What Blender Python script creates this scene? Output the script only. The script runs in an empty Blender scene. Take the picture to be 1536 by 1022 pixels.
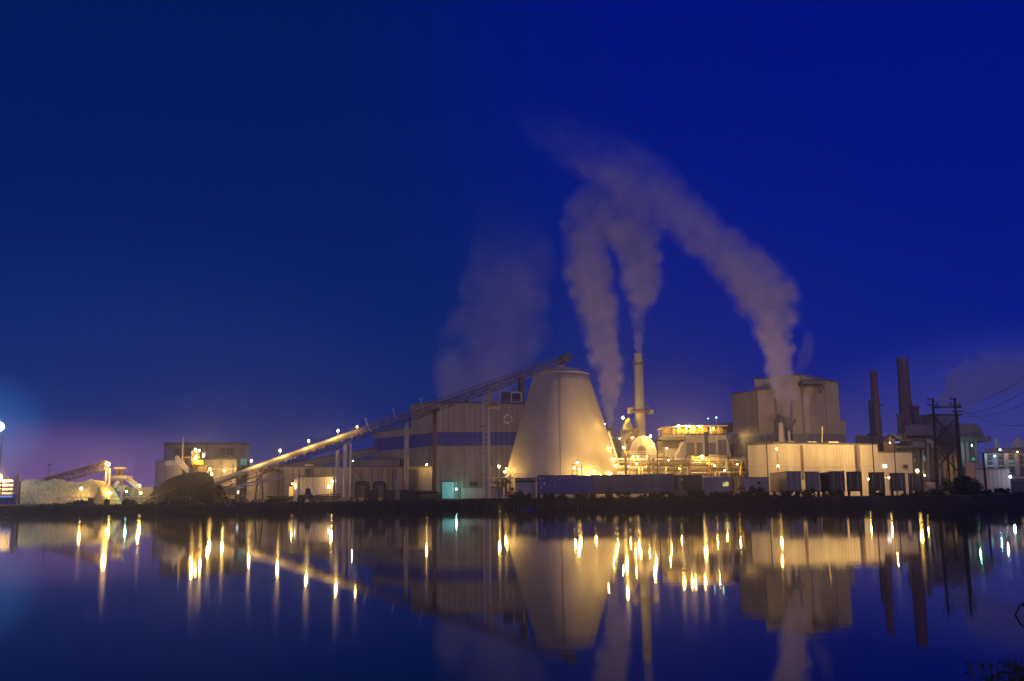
import bpy, math, random
from mathutils import Vector, noise
random.seed(7)
R = math.radians
scn = bpy.context.scene
COL = scn.collection

# ------------------------------------------------------------------ camera
CAM = Vector((0, 0, 1.7)); FPX = 1536.0
PITCH = math.atan((749.5-511)/FPX); ROLL = 0.0118
_F = Vector((0, math.cos(PITCH), math.sin(PITCH)))
_U0 = Vector((0, -math.sin(PITCH), math.cos(PITCH))); _R0 = Vector((1, 0, 0))
_Rt = _R0*math.cos(ROLL) - _U0*math.sin(ROLL)
_Up = _U0*math.cos(ROLL) + _R0*math.sin(ROLL)
def P(px, py, D):
    d = _F + _Rt*((px-768)/FPX) + _Up*((511-py)/FPX)
    return CAM + d*(D/d.y)
cd = bpy.data.cameras.new('camera'); cam = bpy.data.objects.new('camera', cd); COL.objects.link(cam)
cd.lens = 36.0; cd.sensor_width = 36.0; cd.clip_end = 9000; cd.clip_start = 0.1
from mathutils import Matrix
m = Matrix.Identity(4)
for i in range(3):
    m[i][0] = _Rt[i]; m[i][1] = _Up[i]; m[i][2] = -_F[i]; m[i][3] = CAM[i]
cam.matrix_world = m
scn.camera = cam
G = 1.6            # level of the mill yard above the water

# ------------------------------------------------------------------ materials
MATS = {}
def newmat(name):
    mt = bpy.data.materials.new(name); mt.use_nodes = True
    nt = mt.node_tree; bs = nt.nodes['Principled BSDF']
    MATS[name] = mt
    return mt, nt, bs
def N(nt, t, **kw):
    n = nt.nodes.new(t)
    for k, v in kw.items():
        if k.startswith('i_'):
            key = k[2:]; n.inputs[int(key) if key.isdigit() else key.replace('_', ' ')].default_value = v
        else: setattr(n, k, v)
    return n
def rgb(c): return (c[0], c[1], c[2], 1)
def stained(name, c1, c2, rough=.6, metal=0, scale=.35, stretch=(1, 1, .25), bump=.15, rib=0, coord='Object', seam=0, bscale=4):
    """weathered surface: two tones mixed by streaky noise, optional ribs and panel seams along U"""
    mt, nt, bs = newmat(name); L = nt.links.new
    tc = N(nt, 'ShaderNodeTexCoord'); mp = N(nt, 'ShaderNodeMapping'); mp.inputs['Scale'].default_value = stretch
    L(tc.outputs['Object'], mp.inputs['Vector'])
    n1 = N(nt, 'ShaderNodeTexNoise', i_Scale=scale, i_Detail=8, i_Roughness=.65); L(mp.outputs[0], n1.inputs['Vector'])
    cr = N(nt, 'ShaderNodeValToRGB'); cr.color_ramp.elements[0].position = .32; cr.color_ramp.elements[1].position = .68
    cr.color_ramp.elements[0].color = rgb(c1); cr.color_ramp.elements[1].color = rgb(c2)
    L(n1.outputs['Fac'], cr.inputs['Fac']); col = cr.outputs['Color']
    n2 = N(nt, 'ShaderNodeTexNoise', i_Scale=bscale, i_Detail=5); L(tc.outputs['Object'], n2.inputs['Vector'])
    h = n2.outputs['Fac']
    if rib or seam:
        sx = N(nt, 'ShaderNodeSeparateXYZ'); L(tc.outputs['UV'], sx.inputs[0])
        if rib:
            w = N(nt, 'ShaderNodeMath', operation='MULTIPLY'); L(sx.outputs[0], w.inputs[0]); w.inputs[1].default_value = 2*math.pi/rib
            s = N(nt, 'ShaderNodeMath', operation='SINE'); L(w.outputs[0], s.inputs[0])
            ad = N(nt, 'ShaderNodeMath', operation='MULTIPLY_ADD'); L(s.outputs[0], ad.inputs[0]); ad.inputs[1].default_value = 1.2; L(h, ad.inputs[2])
            h = ad.outputs[0]
            # every sheet is weathered a little differently
            fl = N(nt, 'ShaderNodeMath', operation='DIVIDE'); L(sx.outputs[0], fl.inputs[0]); fl.inputs[1].default_value = rib*1.5
            fo = N(nt, 'ShaderNodeMath', operation='FLOOR'); L(fl.outputs[0], fo.inputs[0])
            wn = N(nt, 'ShaderNodeTexWhiteNoise', noise_dimensions='1D'); L(fo.outputs[0], wn.inputs['W'])
            mr = N(nt, 'ShaderNodeMapRange', i_3=.93, i_4=1.04); L(wn.outputs['Value'], mr.inputs[0])
            mx = N(nt, 'ShaderNodeMix', data_type='RGBA', blend_type='MULTIPLY'); mx.inputs[0].default_value = 1
            L(col, mx.inputs[6]); L(mr.outputs[0], mx.inputs[7]); col = mx.outputs[2]
        if seam:
            fr = N(nt, 'ShaderNodeMath', operation='DIVIDE'); L(sx.outputs[0], fr.inputs[0]); fr.inputs[1].default_value = seam
            f2 = N(nt, 'ShaderNodeMath', operation='FRACT'); L(fr.outputs[0], f2.inputs[0])
            lt = N(nt, 'ShaderNodeMath', operation='LESS_THAN'); L(f2.outputs[0], lt.inputs[0]); lt.inputs[1].default_value = .18/seam
            mx = N(nt, 'ShaderNodeMix', data_type='RGBA'); L(lt.outputs[0], mx.inputs[0]); L(col, mx.inputs[6]); mx.inputs[7].default_value = rgb([v*.35 for v in c1])
            col = mx.outputs[2]
    L(col, bs.inputs['Base Color'])
    bp = N(nt, 'ShaderNodeBump', i_Strength=bump, i_Distance=.12); L(h, bp.inputs['Height']); L(bp.outputs[0], bs.inputs['Normal'])
    bs.inputs['Roughness'].default_value = rough; bs.inputs['Metallic'].default_value = metal
    return mt
def emis(name, c, s, base=(.3, .3, .3)):
    mt, nt, bs = newmat(name); bs.inputs['Base Color'].default_value = rgb(base)
    bs.inputs['Emission Color'].default_value = rgb(c); bs.inputs['Emission Strength'].default_value = s
    return mt
stained('clad', (.22, .20, .18), (.33, .31, .28), rib=1.5, bump=.5, rough=.5)
stained('clad_light', (.40, .37, .32), (.54, .50, .44), rib=.7, bump=.2, rough=.45)
stained('clad_flat', (.22, .20, .17), (.38, .35, .30), seam=7.5, scale=.14, bump=.1, rough=.55)
stained('clad_grey', (.13, .14, .17), (.19, .20, .24), rib=1.2, bump=.4)
stained('clad_plain', (.36, .34, .31), (.46, .44, .40), seam=9, bump=.2)
stained('clad_blue', (.030, .040, .27), (.045, .06, .37), rib=1.5, bump=.4, rough=.5)
stained('concrete', (.20, .18, .16), (.36, .33, .29), seam=5.2, bump=.4, scale=.5)
stained('concrete_old', (.13, .12, .12), (.30, .27, .25), seam=7, bump=.4, scale=.45)
stained('cone_shell', (.39, .355, .28), (.47, .43, .35), seam=0, bump=.12, stretch=(1, 1, .12), scale=.34, rough=.5)
stained('white_paint', (.42, .40, .40), (.58, .56, .55), rib=.6, bump=.3)
stained('pink_board', (.30, .25, .27), (.40, .34, .36), rib=.8, bump=.25)
stained('steel', (.28, .27, .25), (.42, .40, .37), metal=.3, rough=.5, scale=1.5)
stained('pale_steel', (.48, .45, .40), (.62, .58, .52), metal=.15, rough=.45, scale=1)
stained('galv', (.16, .15, .14), (.26, .25, .23), metal=.2, rough=.5, scale=1.2)
stained('dark_steel', (.035, .035, .04), (.08, .075, .075), rough=.6, scale=1.5)
stained('rust_steel', (.12, .08, .05), (.24, .17, .11), rough=.75, scale=1.5)
stained('yellow_paint', (.45, .30, .03), (.62, .42, .05), rough=.5, scale=1.5)
stained('blue_paint', (.035, .045, .20), (.05, .07, .30), rough=.45, rib=1.0, bump=.35)
stained('deep_blue_paint', (.02, .03, .22), (.03, .05, .34), rough=.45)
stained('trailer_white', (.17, .15, .15), (.26, .23, .22), rough=.5, rib=1.2, bump=.2)
stained('trailer_grey', (.06, .05, .05), (.10, .09, .085), rough=.5, rib=.5, bump=.3)
stained('trailer_dark', (.022, .02, .026), (.045, .04, .045), rough=.5, bump=.3)
stained('rubber', (.015, .015, .015), (.03, .03, .03), rough=.9)
stained('roofing', (.08, .08, .09), (.15, .145, .15), rough=.8)
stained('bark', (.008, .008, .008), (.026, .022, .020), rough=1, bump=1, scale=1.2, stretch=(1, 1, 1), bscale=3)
stained('chips', (.24, .22, .12), (.55, .51, .31), rough=1, bump=1, scale=1.9, stretch=(1, 1, .8), bscale=2.2)
stained('timber', (.03, .025, .02), (.08, .065, .05), rough=.9, scale=2)
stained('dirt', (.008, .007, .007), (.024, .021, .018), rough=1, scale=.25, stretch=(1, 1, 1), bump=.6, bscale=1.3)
stained('road_gravel', (.10, .085, .07), (.17, .15, .12), rough=1, scale=.6, stretch=(1, 1, 1))
stained('rock', (.03, .03, .03), (.09, .085, .08), rough=1, scale=1, stretch=(1, 1, 1))
stained('leaf', (.010, .016, .007), (.030, .045, .018), rough=.9, scale=2, stretch=(1, 1, 1))
stained('grass', (.014, .018, .008), (.04, .045, .02), rough=1, scale=2, stretch=(1, 1, 1))
stained('brown_clad', (.08, .065, .055), (.16, .13, .11), rib=1.5, bump=.4)
stained('mauve_clad', (.13, .11, .115), (.21, .18, .185), rib=1.5, bump=.3)
stained('red_paint', (.35, .03, .02), (.5, .05, .03))
stained('teal_paint', (.03, .18, .22), (.05, .25, .3))
stained('dark_glass', (.02, .02, .025), (.04, .04, .05), rough=.2)
def brickmat(name, a, b, mo):
    mt, nt, bs = newmat(name); L = nt.links.new
    tc = N(nt, 'ShaderNodeTexCoord')
    bk = N(nt, 'ShaderNodeTexBrick', i_Scale=1.0); bk.inputs['Color1'].default_value = rgb(a); bk.inputs['Color2'].default_value = rgb(b); bk.inputs['Mortar'].default_value = rgb(mo)
    bk.inputs['Brick Width'].default_value = 1.1; bk.inputs['Row Height'].default_value = .5; bk.inputs['Mortar Size'].default_value = .05
    L(tc.outputs['UV'], bk.inputs['Vector'])
    n = N(nt, 'ShaderNodeTexNoise', i_Scale=.7, i_Detail=6); L(tc.outputs['Object'], n.inputs['Vector'])
    mr = N(nt, 'ShaderNodeMapRange', i_3=.5, i_4=1.4); L(n.outputs['Fac'], mr.inputs[0])
    mx = N(nt, 'ShaderNodeMix', data_type='RGBA', blend_type='MULTIPLY'); mx.inputs[0].default_value = 1
    L(bk.outputs['Color'], mx.inputs[6]); L(mr.outputs[0], mx.inputs[7]); L(mx.outputs[2], bs.inputs['Base Color'])
    bs.inputs['Roughness'].default_value = .9
brickmat('brick', (.20, .11, .075), (.27, .16, .11), (.14, .10, .08))
emis('glow_sodium', (1, .62, .22), 12)
emis('glow_white', (.85, .95, 1), 12)
emis('glow_green', (.3, 1, .6), 8)
emis('window_green', (.10, .55, .36), .42)
emis('window_teal', (.07, .46, .46), .42)
emis('window_yellow', (.75, .65, .12), .9)
emis('window_white', (.95, .95, .9), 2.2)
emis('window_amber', (1, .55, .08), .8)
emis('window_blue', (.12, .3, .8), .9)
def watermat():
    mt, nt, bs = newmat('water'); L = nt.links.new; nt.nodes.remove(bs); out = nt.nodes['Material Output']
    tc = N(nt, 'ShaderNodeTexCoord'); mp = N(nt, 'ShaderNodeMapping'); mp.inputs['Scale'].default_value = (.4, 1.2, 1)
    L(tc.outputs['Object'], mp.inputs['Vector'])
    n1 = N(nt, 'ShaderNodeTexNoise', i_Scale=1.8, i_Detail=3); L(mp.outputs[0], n1.inputs['Vector'])
    n2 = N(nt, 'ShaderNodeTexNoise', i_Scale=.05, i_Detail=2); L(mp.outputs[0], n2.inputs['Vector'])
    mk = N(nt, 'ShaderNodeMapRange', i_1=.45, i_2=.7, i_3=.03, i_4=.20); L(n2.outputs['Fac'], mk.inputs[0])
    b1 = N(nt, 'ShaderNodeBump', i_Distance=.010); L(mk.outputs[0], b1.inputs['Strength']); L(n1.outputs['Fac'], b1.inputs['Height'])
    gl = N(nt, 'ShaderNodeBsdfGlossy', distribution='BECKMANN', i_Roughness=.042); gl.inputs['Color'].default_value = (.95, .97, 1, 1); L(b1.outputs[0], gl.inputs['Normal'])
    df = N(nt, 'ShaderNodeBsdfDiffuse'); df.inputs['Color'].default_value = (.001, .003, .006, 1)
    fr = N(nt, 'ShaderNodeFresnel', i_IOR=1.333); mx = N(nt, 'ShaderNodeMixShader'); L(fr.outputs[0], mx.inputs[0]); L(df.outputs[0], mx.inputs[1]); L(gl.outputs[0], mx.inputs[2])
    L(mx.outputs[0], out.inputs['Surface'])
    g2 = N(nt, 'ShaderNodeBsdfGlossy', distribution='BECKMANN', i_Roughness=.115); g2.inputs['Color'].default_value = (.95, .97, 1, 1)
    gm = N(nt, 'ShaderNodeMixShader'); gm.inputs[0].default_value = .08; L(gl.outputs[0], gm.inputs[1]); L(g2.outputs[0], gm.inputs[2]); L(gm.outputs[0], mx.inputs[2])
watermat()
def smokemat(name, dens, zfade0, zfade1, nscale=.06, thresh=(.38, .62), col=(.90, .885, 1.0), aniso=0.0, step=.3, floor=.25):
    """density falls off with world height between zfade0 (full) and zfade1 (none), broken by noise"""
    mt = bpy.data.materials.new(name); mt.use_nodes = True; nt = mt.node_tree; nt.nodes.remove(nt.nodes['Principled BSDF']); L = nt.links.new
    out = nt.nodes['Material Output']; pv = N(nt, 'ShaderNodeVolumePrincipled'); pv.inputs['Color'].default_value = rgb(col)
    pv.inputs['Anisotropy'].default_value = aniso
    ge = N(nt, 'ShaderNodeNewGeometry'); sp = N(nt, 'ShaderNodeSeparateXYZ'); L(ge.outputs['Position'], sp.inputs[0])
    mr = N(nt, 'ShaderNodeMapRange', i_1=zfade0, i_2=zfade1, i_3=1, i_4=0); mr.interpolation_type = 'SMOOTHSTEP'; L(sp.outputs[2], mr.inputs[0])
    no = N(nt, 'ShaderNodeTexNoise', i_Scale=nscale, i_Detail=4, i_Roughness=.6); L(ge.outputs['Position'], no.inputs['Vector'])
    m2 = N(nt, 'ShaderNodeMapRange', i_1=thresh[0], i_2=thresh[1], i_3=floor, i_4=1.4); L(no.outputs['Fac'], m2.inputs[0])
    mu = N(nt, 'ShaderNodeMath', operation='MULTIPLY'); L(mr.outputs[0], mu.inputs[0]); L(m2.outputs[0], mu.inputs[1])
    m3 = N(nt, 'ShaderNodeMath', operation='MULTIPLY'); L(mu.outputs[0], m3.inputs[0]); m3.inputs[1].default_value = dens
    L(m3.outputs[0], pv.inputs['Density']); L(pv.outputs[0], out.inputs['Volume'])
    mt.cycles.volume_step_rate = step
    MATS[name] = mt

# ------------------------------------------------------------------ mesh builder
class M:
    def __init__(s): s.v = []; s.f = []; s.uv = []
    def face(s, pts, uv=None):
        i = len(s.v); s.v += [Vector(p) for p in pts]; s.f.append(tuple(range(i, i+len(pts))))
        if uv is None:
            a = Vector(pts[0]); uv = [((Vector(p)-a).xy.length, p[2]) for p in pts]
        s.uv.append(uv)
    def hexa(s, b, t):
        n = len(b)
        u = 0
        for i in range(n):
            j = (i+1) % n; l = (Vector(b[j])-Vector(b[i])).length
            s.face([b[i], b[j], t[j], t[i]], [(u, b[i][2]), (u+l, b[j][2]), (u+l, t[j][2]), (u, t[i][2])]); u += l
        s.face(list(t), [(p[0], p[1]) for p in t]); s.face(list(b)[::-1], [(p[0], p[1]) for p in list(b)[::-1]])
    def box(s, x0, y0, z0, x1, y1, z1):
        b = [(x0, y0, z0), (x1, y0, z0), (x1, y1, z0), (x0, y1, z0)]; s.hexa(b, [(p[0], p[1], z1) for p in b])
    def obox(s, c, sz, a=0):
        ca, sa = math.cos(a), math.sin(a); b = []
        for dx, dy in ((-1, -1), (1, -1), (1, 1), (-1, 1)):
            x, y = dx*sz[0]/2, dy*sz[1]/2; b.append((c[0]+x*ca-y*sa, c[1]+x*sa+y*ca, c[2]-sz[2]/2))
        s.hexa(b, [(p[0], p[1], p[2]+sz[2]) for p in b])
    def bar(s, a, b, w, h=None):
        a, b = Vector(a), Vector(b); h = h or w; d = (b-a).normalized()
        up = Vector((0, 0, 1)) if abs(d.z) < .95 else Vector((0, 1, 0))
        r = d.cross(up).normalized(); u = r.cross(d)
        q = [r*x*w/2+u*y*h/2 for x, y in ((-1, -1), (1, -1), (1, 1), (-1, 1))]
        s.hexa([a+k for k in q], [b+k for k in q])
    def tube(s, a, b, r, n=10, r2=None):
        a, b = Vector(a), Vector(b); r2 = r if r2 is None else r2; d = (b-a).normalized()
        up = Vector((0, 0, 1)) if abs(d.z) < .95 else Vector((0, 1, 0))
        x = d.cross(up).normalized(); y = x.cross(d)
        ring = [x*math.cos(2*math.pi*i/n)+y*math.sin(2*math.pi*i/n) for i in range(n)]
        s.hexa([a+k*r for k in ring], [b+k*r2 for k in ring])
    def path(s, pts, r, n=8):
        for a, b in zip(pts, pts[1:]): s.tube(a, b, r, n)
    def lathe(s, c, prof, n=24, a0=0, ur=None):
        c = Vector(c)
        rings = [[c+Vector((r*math.cos(2*math.pi*i/n+a0), r*math.sin(2*math.pi*i/n+a0), z)) for i in range(n)] for r, z in prof]
        for k in range(len(prof)-1):
            for i in range(n):
                j = (i+1) % n; r = ur or max(prof[k][0], prof[k+1][0]); u0, u1 = 2*math.pi*r*i/n, 2*math.pi*r*(i+1)/n
                s.face([rings[k][i], rings[k][j], rings[k+1][j], rings[k+1][i]], [(u0, prof[k][1]), (u1, prof[k][1]), (u1, prof[k+1][1]), (u0, prof[k+1][1])])
        s.face(rings[-1]); s.face(rings[0][::-1])
    def ball(s, c, r, n=10, k=6):
        pr = [(max(.001, r*math.sin(math.pi*i/k)), -r*math.cos(math.pi*i/k)) for i in range(k+1)]
        s.lathe(c, pr, n)
    def build(s, name, mat, parent=None, loc=None, smooth=False):
        me = bpy.data.meshes.new(name)
        o0 = Vector(parent['_org']) if parent is not None and '_org' in parent else (Vector(loc) if loc is not None else None)
        if o0 is None:
            xs = [p.x for p in s.v]; ys = [p.y for p in s.v]; zs = [p.z for p in s.v]
            o0 = Vector(((min(xs)+max(xs))/2, (min(ys)+max(ys))/2, min(zs)))
        me.from_pydata([tuple(p-o0) for p in s.v], [], s.f)
        uvl = me.uv_layers.new(name='UVMap'); flat = []
        for u in s.uv:
            for q in u: flat += [q[0], q[1]]
        uvl.data.foreach_set('uv', flat)
        me.materials.append(MATS[mat])
        if smooth:
            import bmesh
            bm = bmesh.new(); bm.from_mesh(me); bmesh.ops.remove_doubles(bm, verts=bm.verts, dist=.001); bm.to_mesh(me); bm.free()
            me.polygons.foreach_set('use_smooth', [True]*len(me.polygons))
        me.update()
        o = bpy.data.objects.new(name, me); COL.objects.link(o)
        if parent is not None:
            o.parent = parent
            if parent.type == 'MESH': o['_org'] = tuple(o0)
            else: o['_org'] = tuple(o0)
        else:
            o.location = o0; o['_org'] = tuple(o0)
        return o
def tag(o, label, cat, group=None, kind=None):
    if label: o['label'] = label
    if cat: o['category'] = cat
    if group: o['group'] = group
    if kind: o['kind'] = kind
    return o
def T(name, label, cat, loc, group=None):
    o = bpy.data.objects.new(name, None); COL.objects.link(o); o.location = loc; o.empty_display_size = .5
    o['_org'] = tuple(loc); tag(o, label, cat, group); return o
def copy_tree(o, parent=None):
    c = o.copy(); COL.objects.link(c)
    if parent is not None: c.parent = parent
    for ch in list(o.children): copy_tree(ch, c)
    return c

# ------------------------------------------------------------------ generic pieces
def poly_front(front):
    return [P(px, py, D) for px, D, py in front]
def mass(front, depth, mat, parent, name='wall', z0=G, roof='roofing', rt=.5, over=.25, slope=0):
    """walls standing on z0 whose front follows the polyline; extruded away from the water; own roof"""
    pts = poly_front(front)
    back = [Vector((p.x*(1+depth/p.y), p.y+depth, p.z+slope)) for p in pts]      # side walls run away along the sight line of their corner
    ring = pts+back[::-1]
    mb = M(); mb.hexa([Vector((p.x, p.y, z0)) for p in ring], ring)
    w = mb.build(name, mat, parent)
    if roof:
        c = sum(ring, Vector())/len(ring)
        def ex(p, z):
            d = (p-c); d.z = 0; d = d.normalized()*over
            return p+d+Vector((0, 0, z))
        r = M(); r.hexa([ex(p, .02) for p in ring], [ex(p, rt) for p in ring]); r.build('roof', roof, parent)
    return w, pts
def patch(parent, name, mat, px0, py0, px1, py1, D, thick=.08):
    a, b = P(px0, py1, D), P(px1, py0, D)
    mb = M(); mb.box(a.x, D-thick, a.z, b.x, D+.02, b.z); return mb.build(name, mat, parent)
def band(parent, pts, py_top, py_bot, i0px, mat, name='painted_band', out=.06):
    """strip of constant height running along a wall polyline; heights read at the first point"""
    zt, zb = py_top, py_bot; mb = M()
    for a, b in zip(pts, pts[1:]):
        d = (b-a); d.z = 0; n = Vector((d.y, -d.x, 0)).normalized()*out
        q = [Vector((a.x, a.y, zb)), Vector((b.x, b.y, zb)), Vector((b.x, b.y, zb))-n*.2, Vector((a.x, a.y, zb))-n*.2]
        q = [q[0]+n, q[1]+n, q[2], q[3]]
        mb.hexa(q, [Vector((p.x, p.y, zt)) for p in q])
    return mb.build(name, mat, parent)
SOD = (1, .575, .135); WHT = (.80, .92, 1); BLU = (.25, .62, 1); GRN = (.35, 1, .75); AMB = (1, .45, .05)
GLOW = {SOD: 'glow_sodium', WHT: 'glow_white', BLU: 'glow_white', GRN: 'glow_green', AMB: 'glow_sodium'}
PW = 1.65
def lamp(px, py, D, power, label, c=SOD, mount='pole', r=.42, group='lamps lit around the mill yard', z0=G, arm=.7, double=False):
    p = P(px, py, D)
    base = Vector((p.x+(arm if mount == 'pole' else 0), D, z0)) if mount in ('pole', 'thin') else p
    t = T('street_lamp' if mount == 'pole' else 'work_lamp', label, 'lamp', base, group)
    if mount == 'pole':
        mb = M(); mb.tube((base.x, D, z0), (base.x, D, p.z+.9), .13, 8, .09); mb.build('pole', 'dark_steel', t)
        mb = M(); mb.path([(base.x, D, p.z+.75), (p.x, D, p.z+.75)], .06); mb.build('arm', 'dark_steel', t)
    elif mount == 'thin':
        mb = M(); mb.tube((p.x, D, z0), (p.x, D, p.z-.3), .09, 8, .06); mb.build('pole', 'steel', t)
    elif mount == 'wall':
        mb = M(); mb.path([(p.x, D+1.1, p.z+.75), (p.x, D, p.z+.75)], .06); mb.build('bracket', 'dark_steel', t)
    if mount != 'thin':
        mb = M(); mb.lathe((p.x, D, p.z+r*.8), [(.28, 0), (.34, .05), (.18, .28), (.05, .34)], 10); mb.build('housing', 'dark_steel', t)
    mb = M(); mb.ball((p.x, D, p.z), r*.50, 10, 6); mb.build('bulb', GLOW[c], t, smooth=True)
    ld = bpy.data.lights.new('lamp_light', 'POINT'); ld.energy = power*PW; ld.color = c; ld.shadow_soft_size = r*.54; ld.use_soft_falloff = False
    lo = bpy.data.objects.new('lamp_light', ld); COL.objects.link(lo); lo.parent = t; lo.location = p-base
    return t
def railing(mb, a, b, h=1.1, step=2.0, r=.045):
    a, b = Vector(a), Vector(b); n = max(1, int((b-a).length/step))
    for i in range(n+1):
        q = a.lerp(b, i/n); mb.bar(q, q+Vector((0, 0, h)), r*1.6)
    for k in (.5, 1): mb.bar(a+Vector((0, 0, h*k)), b+Vector((0, 0, h*k)), r*1.6)
def truss(mb, a, b, h, w, n, t=.14):
    """box truss between a and b (top chord axis), depth h, width w"""
    a, b = Vector(a), Vector(b); d = (b-a).normalized(); s = d.cross(Vector((0, 0, 1))).normalized()*w/2; dn = Vector((0, 0, -h))
    for k in (-1, 1):
        mb.bar(a+s*k, b+s*k, t); mb.bar(a+s*k+dn, b+s*k+dn, t)
        for i in range(n):
            p, q = a.lerp(b, i/n), a.lerp(b, (i+1)/n)
            if i % 2: mb.bar(p+s*k, q+s*k+dn, t*.7)
            else: mb.bar(p+s*k+dn, q+s*k, t*.7)
            mb.bar(p+s*k, p+s*k+dn, t*.7)
    for i in range(n+1):
        p = a.lerp(b, i/n); mb.bar(p-s+dn, p+s+dn, t*.7)
def lattice(mb, x, y, z0, z1, w, n, t=.15):
    cs = [(x+i*w/2, y+j*w/2) for i, j in ((-1, -1), (1, -1), (1, 1), (-1, 1))]
    for c in cs: mb.bar((c[0], c[1], z0), (c[0], c[1], z1), t)
    for k in range(n):
        za, zb = z0+(z1-z0)*k/n, z0+(z1-z0)*(k+1)/n
        for i in range(4):
            c, d = cs[i], cs[(i+1) % 4]
            mb.bar((c[0], c[1], za), (d[0], d[1], zb), t*.6); mb.bar((c[0], c[1], zb), (d[0], d[1], zb), t*.6)

# ------------------------------------------------------------------ ground, water, sky
SH = [(-700, 205), (-300, 196), (0, 192), (400, 190), (700, 182), (1000, 176), (1200, 160), (1350, 132), (1450, 114), (1536, 104), (1800, 92), (2300, 84)]
SHW = [(P(px, 745, D).x, D) for px, D in SH]
def shoreY(x):
    if x <= SHW[0][0]: return SHW[0][1]
    for a, b in zip(SHW, SHW[1:]):
        if x <= b[0]: return a[1]+(b[1]-a[1])*(x-a[0])/(b[0]-a[0])
    return SHW[-1][1]
def gz(x, y):
    w = 1.2*noise.noise(Vector((x*.05, 3, 0)))*3
    d = y-(shoreY(x)+w)
    n = noise.noise(Vector((x*.12, y*.12, 0)))
    if d > 0:
        t = min(1, d/7); z = -.3+(G+.3)*(t*t*(3-2*t))+n*.25*min(1, d/4)*(1 if d < 16 else max(0, 1-(d-16)/6))
    else: z = -.3-min(3, -d*.25)
    if y < 9:                           # the near bank the photographer stands on
        e = 4.2-.25*abs(x)*0-y + (1.5 if x > 2.6 else 0)
        z = max(z, -.3+min(1.0, e*.25)) if e > 0 else max(z, -.3+e*.4)
    return z
def axis(stops):
    out = []
    for (a, b, st) in stops:
        n = max(1, int(round((b-a)/st))); out += [a+(b-a)*i/n for i in range(n)]
    out.append(stops[-1][1]); return out
XS = axis([(-600, -150, 25), (-150, 150, 2.5), (150, 600, 25)])
YS = axis([(-200, -20, 60), (-20, 10, 1.5), (10, 80, 10), (80, 240, 2.2), (240, 600, 30)])
me = bpy.data.meshes.new('ground'); vs = [(x, y, gz(x, y)) for y in YS for x in XS]; nx = len(XS)
me.from_pydata(vs, [], [(j*nx+i, j*nx+i+1, (j+1)*nx+i+1, (j+1)*nx+i) for j in range(len(YS)-1) for i in range(nx-1)])
me.materials.append(MATS['dirt']); me.polygons.foreach_set('use_smooth', [True]*len(me.polygons))
gr = bpy.data.objects.new('ground', me); COL.objects.link(gr); tag(gr, 'dark bare earth of the mill yard and its bank', 'ground', kind='structure')
mb = M(); mb.face([(-600, -200, 0), (600, -200, 0), (600, 260, 0), (-600, 260, 0)]); wt = mb.build('water', 'water', loc=(0, 0, 0)); tag(wt, 'still dark water reflecting the lit mill', 'water', kind='structure')
a, b = P(1142, 745, 185), P(1205, 745, 182)
mb = M(); pts = []
for i in range(9):
    t = i/8; x = a.x+(b.x-a.x)*t; y = a.y+(b.y-a.y)*t; pts.append((x, y, gz(x, y)))
for p, q in zip(pts, pts[1:]): mb.face([(p[0], p[1]-1.2, p[2]+.12), (q[0], q[1]-1.2, q[2]+.12), (q[0], q[1]+2.5, q[2]+.25), (p[0], p[1]+2.5, p[2]+.25)])
rd = mb.build('path', 'road_gravel'); tag(rd, 'short strip of pale gravel track on the bank', 'path', kind='structure')

w = bpy.data.worlds.new('World'); scn.world = w; w.use_nodes = True; nt = w.node_tree; L = nt.links.new
bg = nt.nodes['Background']
tc = N(nt, 'ShaderNodeTexCoord'); nrm = N(nt, 'ShaderNodeVectorMath', operation='NORMALIZE'); L(tc.outputs['Generated'], nrm.inputs[0])
sp = N(nt, 'ShaderNodeSeparateXYZ'); L(nrm.outputs[0], sp.inputs[0])
cr = N(nt, 'ShaderNodeValToRGB'); L(sp.outputs[2], cr.inputs['Fac']); el = cr.color_ramp.elements
el[0].position = 0; el[0].color = (.013, .016, .118, 1); el[1].position = 1; el[1].color = (.0, .007, .10, 1)
for pos, c in ((.035, (.004, .0155, .130)), (.09, (.0, .0150, .136)), (.16, (.0, .0150, .138)), (.28, (.0, .0130, .126)), (.45, (.0, .0110, .108))):
    e = cr.color_ramp.elements.new(pos); e.color = rgb(c)
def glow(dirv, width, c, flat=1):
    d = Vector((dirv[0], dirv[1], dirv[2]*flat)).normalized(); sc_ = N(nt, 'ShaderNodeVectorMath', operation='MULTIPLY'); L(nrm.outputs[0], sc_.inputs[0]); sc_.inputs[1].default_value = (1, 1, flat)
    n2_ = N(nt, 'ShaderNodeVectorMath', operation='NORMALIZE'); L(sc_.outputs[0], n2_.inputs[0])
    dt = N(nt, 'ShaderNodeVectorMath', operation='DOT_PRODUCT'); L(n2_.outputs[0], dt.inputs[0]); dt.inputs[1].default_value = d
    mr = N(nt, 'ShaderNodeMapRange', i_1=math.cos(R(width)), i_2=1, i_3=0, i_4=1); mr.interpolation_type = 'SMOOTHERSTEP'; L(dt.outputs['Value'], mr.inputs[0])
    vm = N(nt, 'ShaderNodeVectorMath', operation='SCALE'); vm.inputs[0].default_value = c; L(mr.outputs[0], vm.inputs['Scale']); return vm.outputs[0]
tot = cr.outputs['Color']
def pdir(px, py): return P(px, py, 100)-CAM
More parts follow.
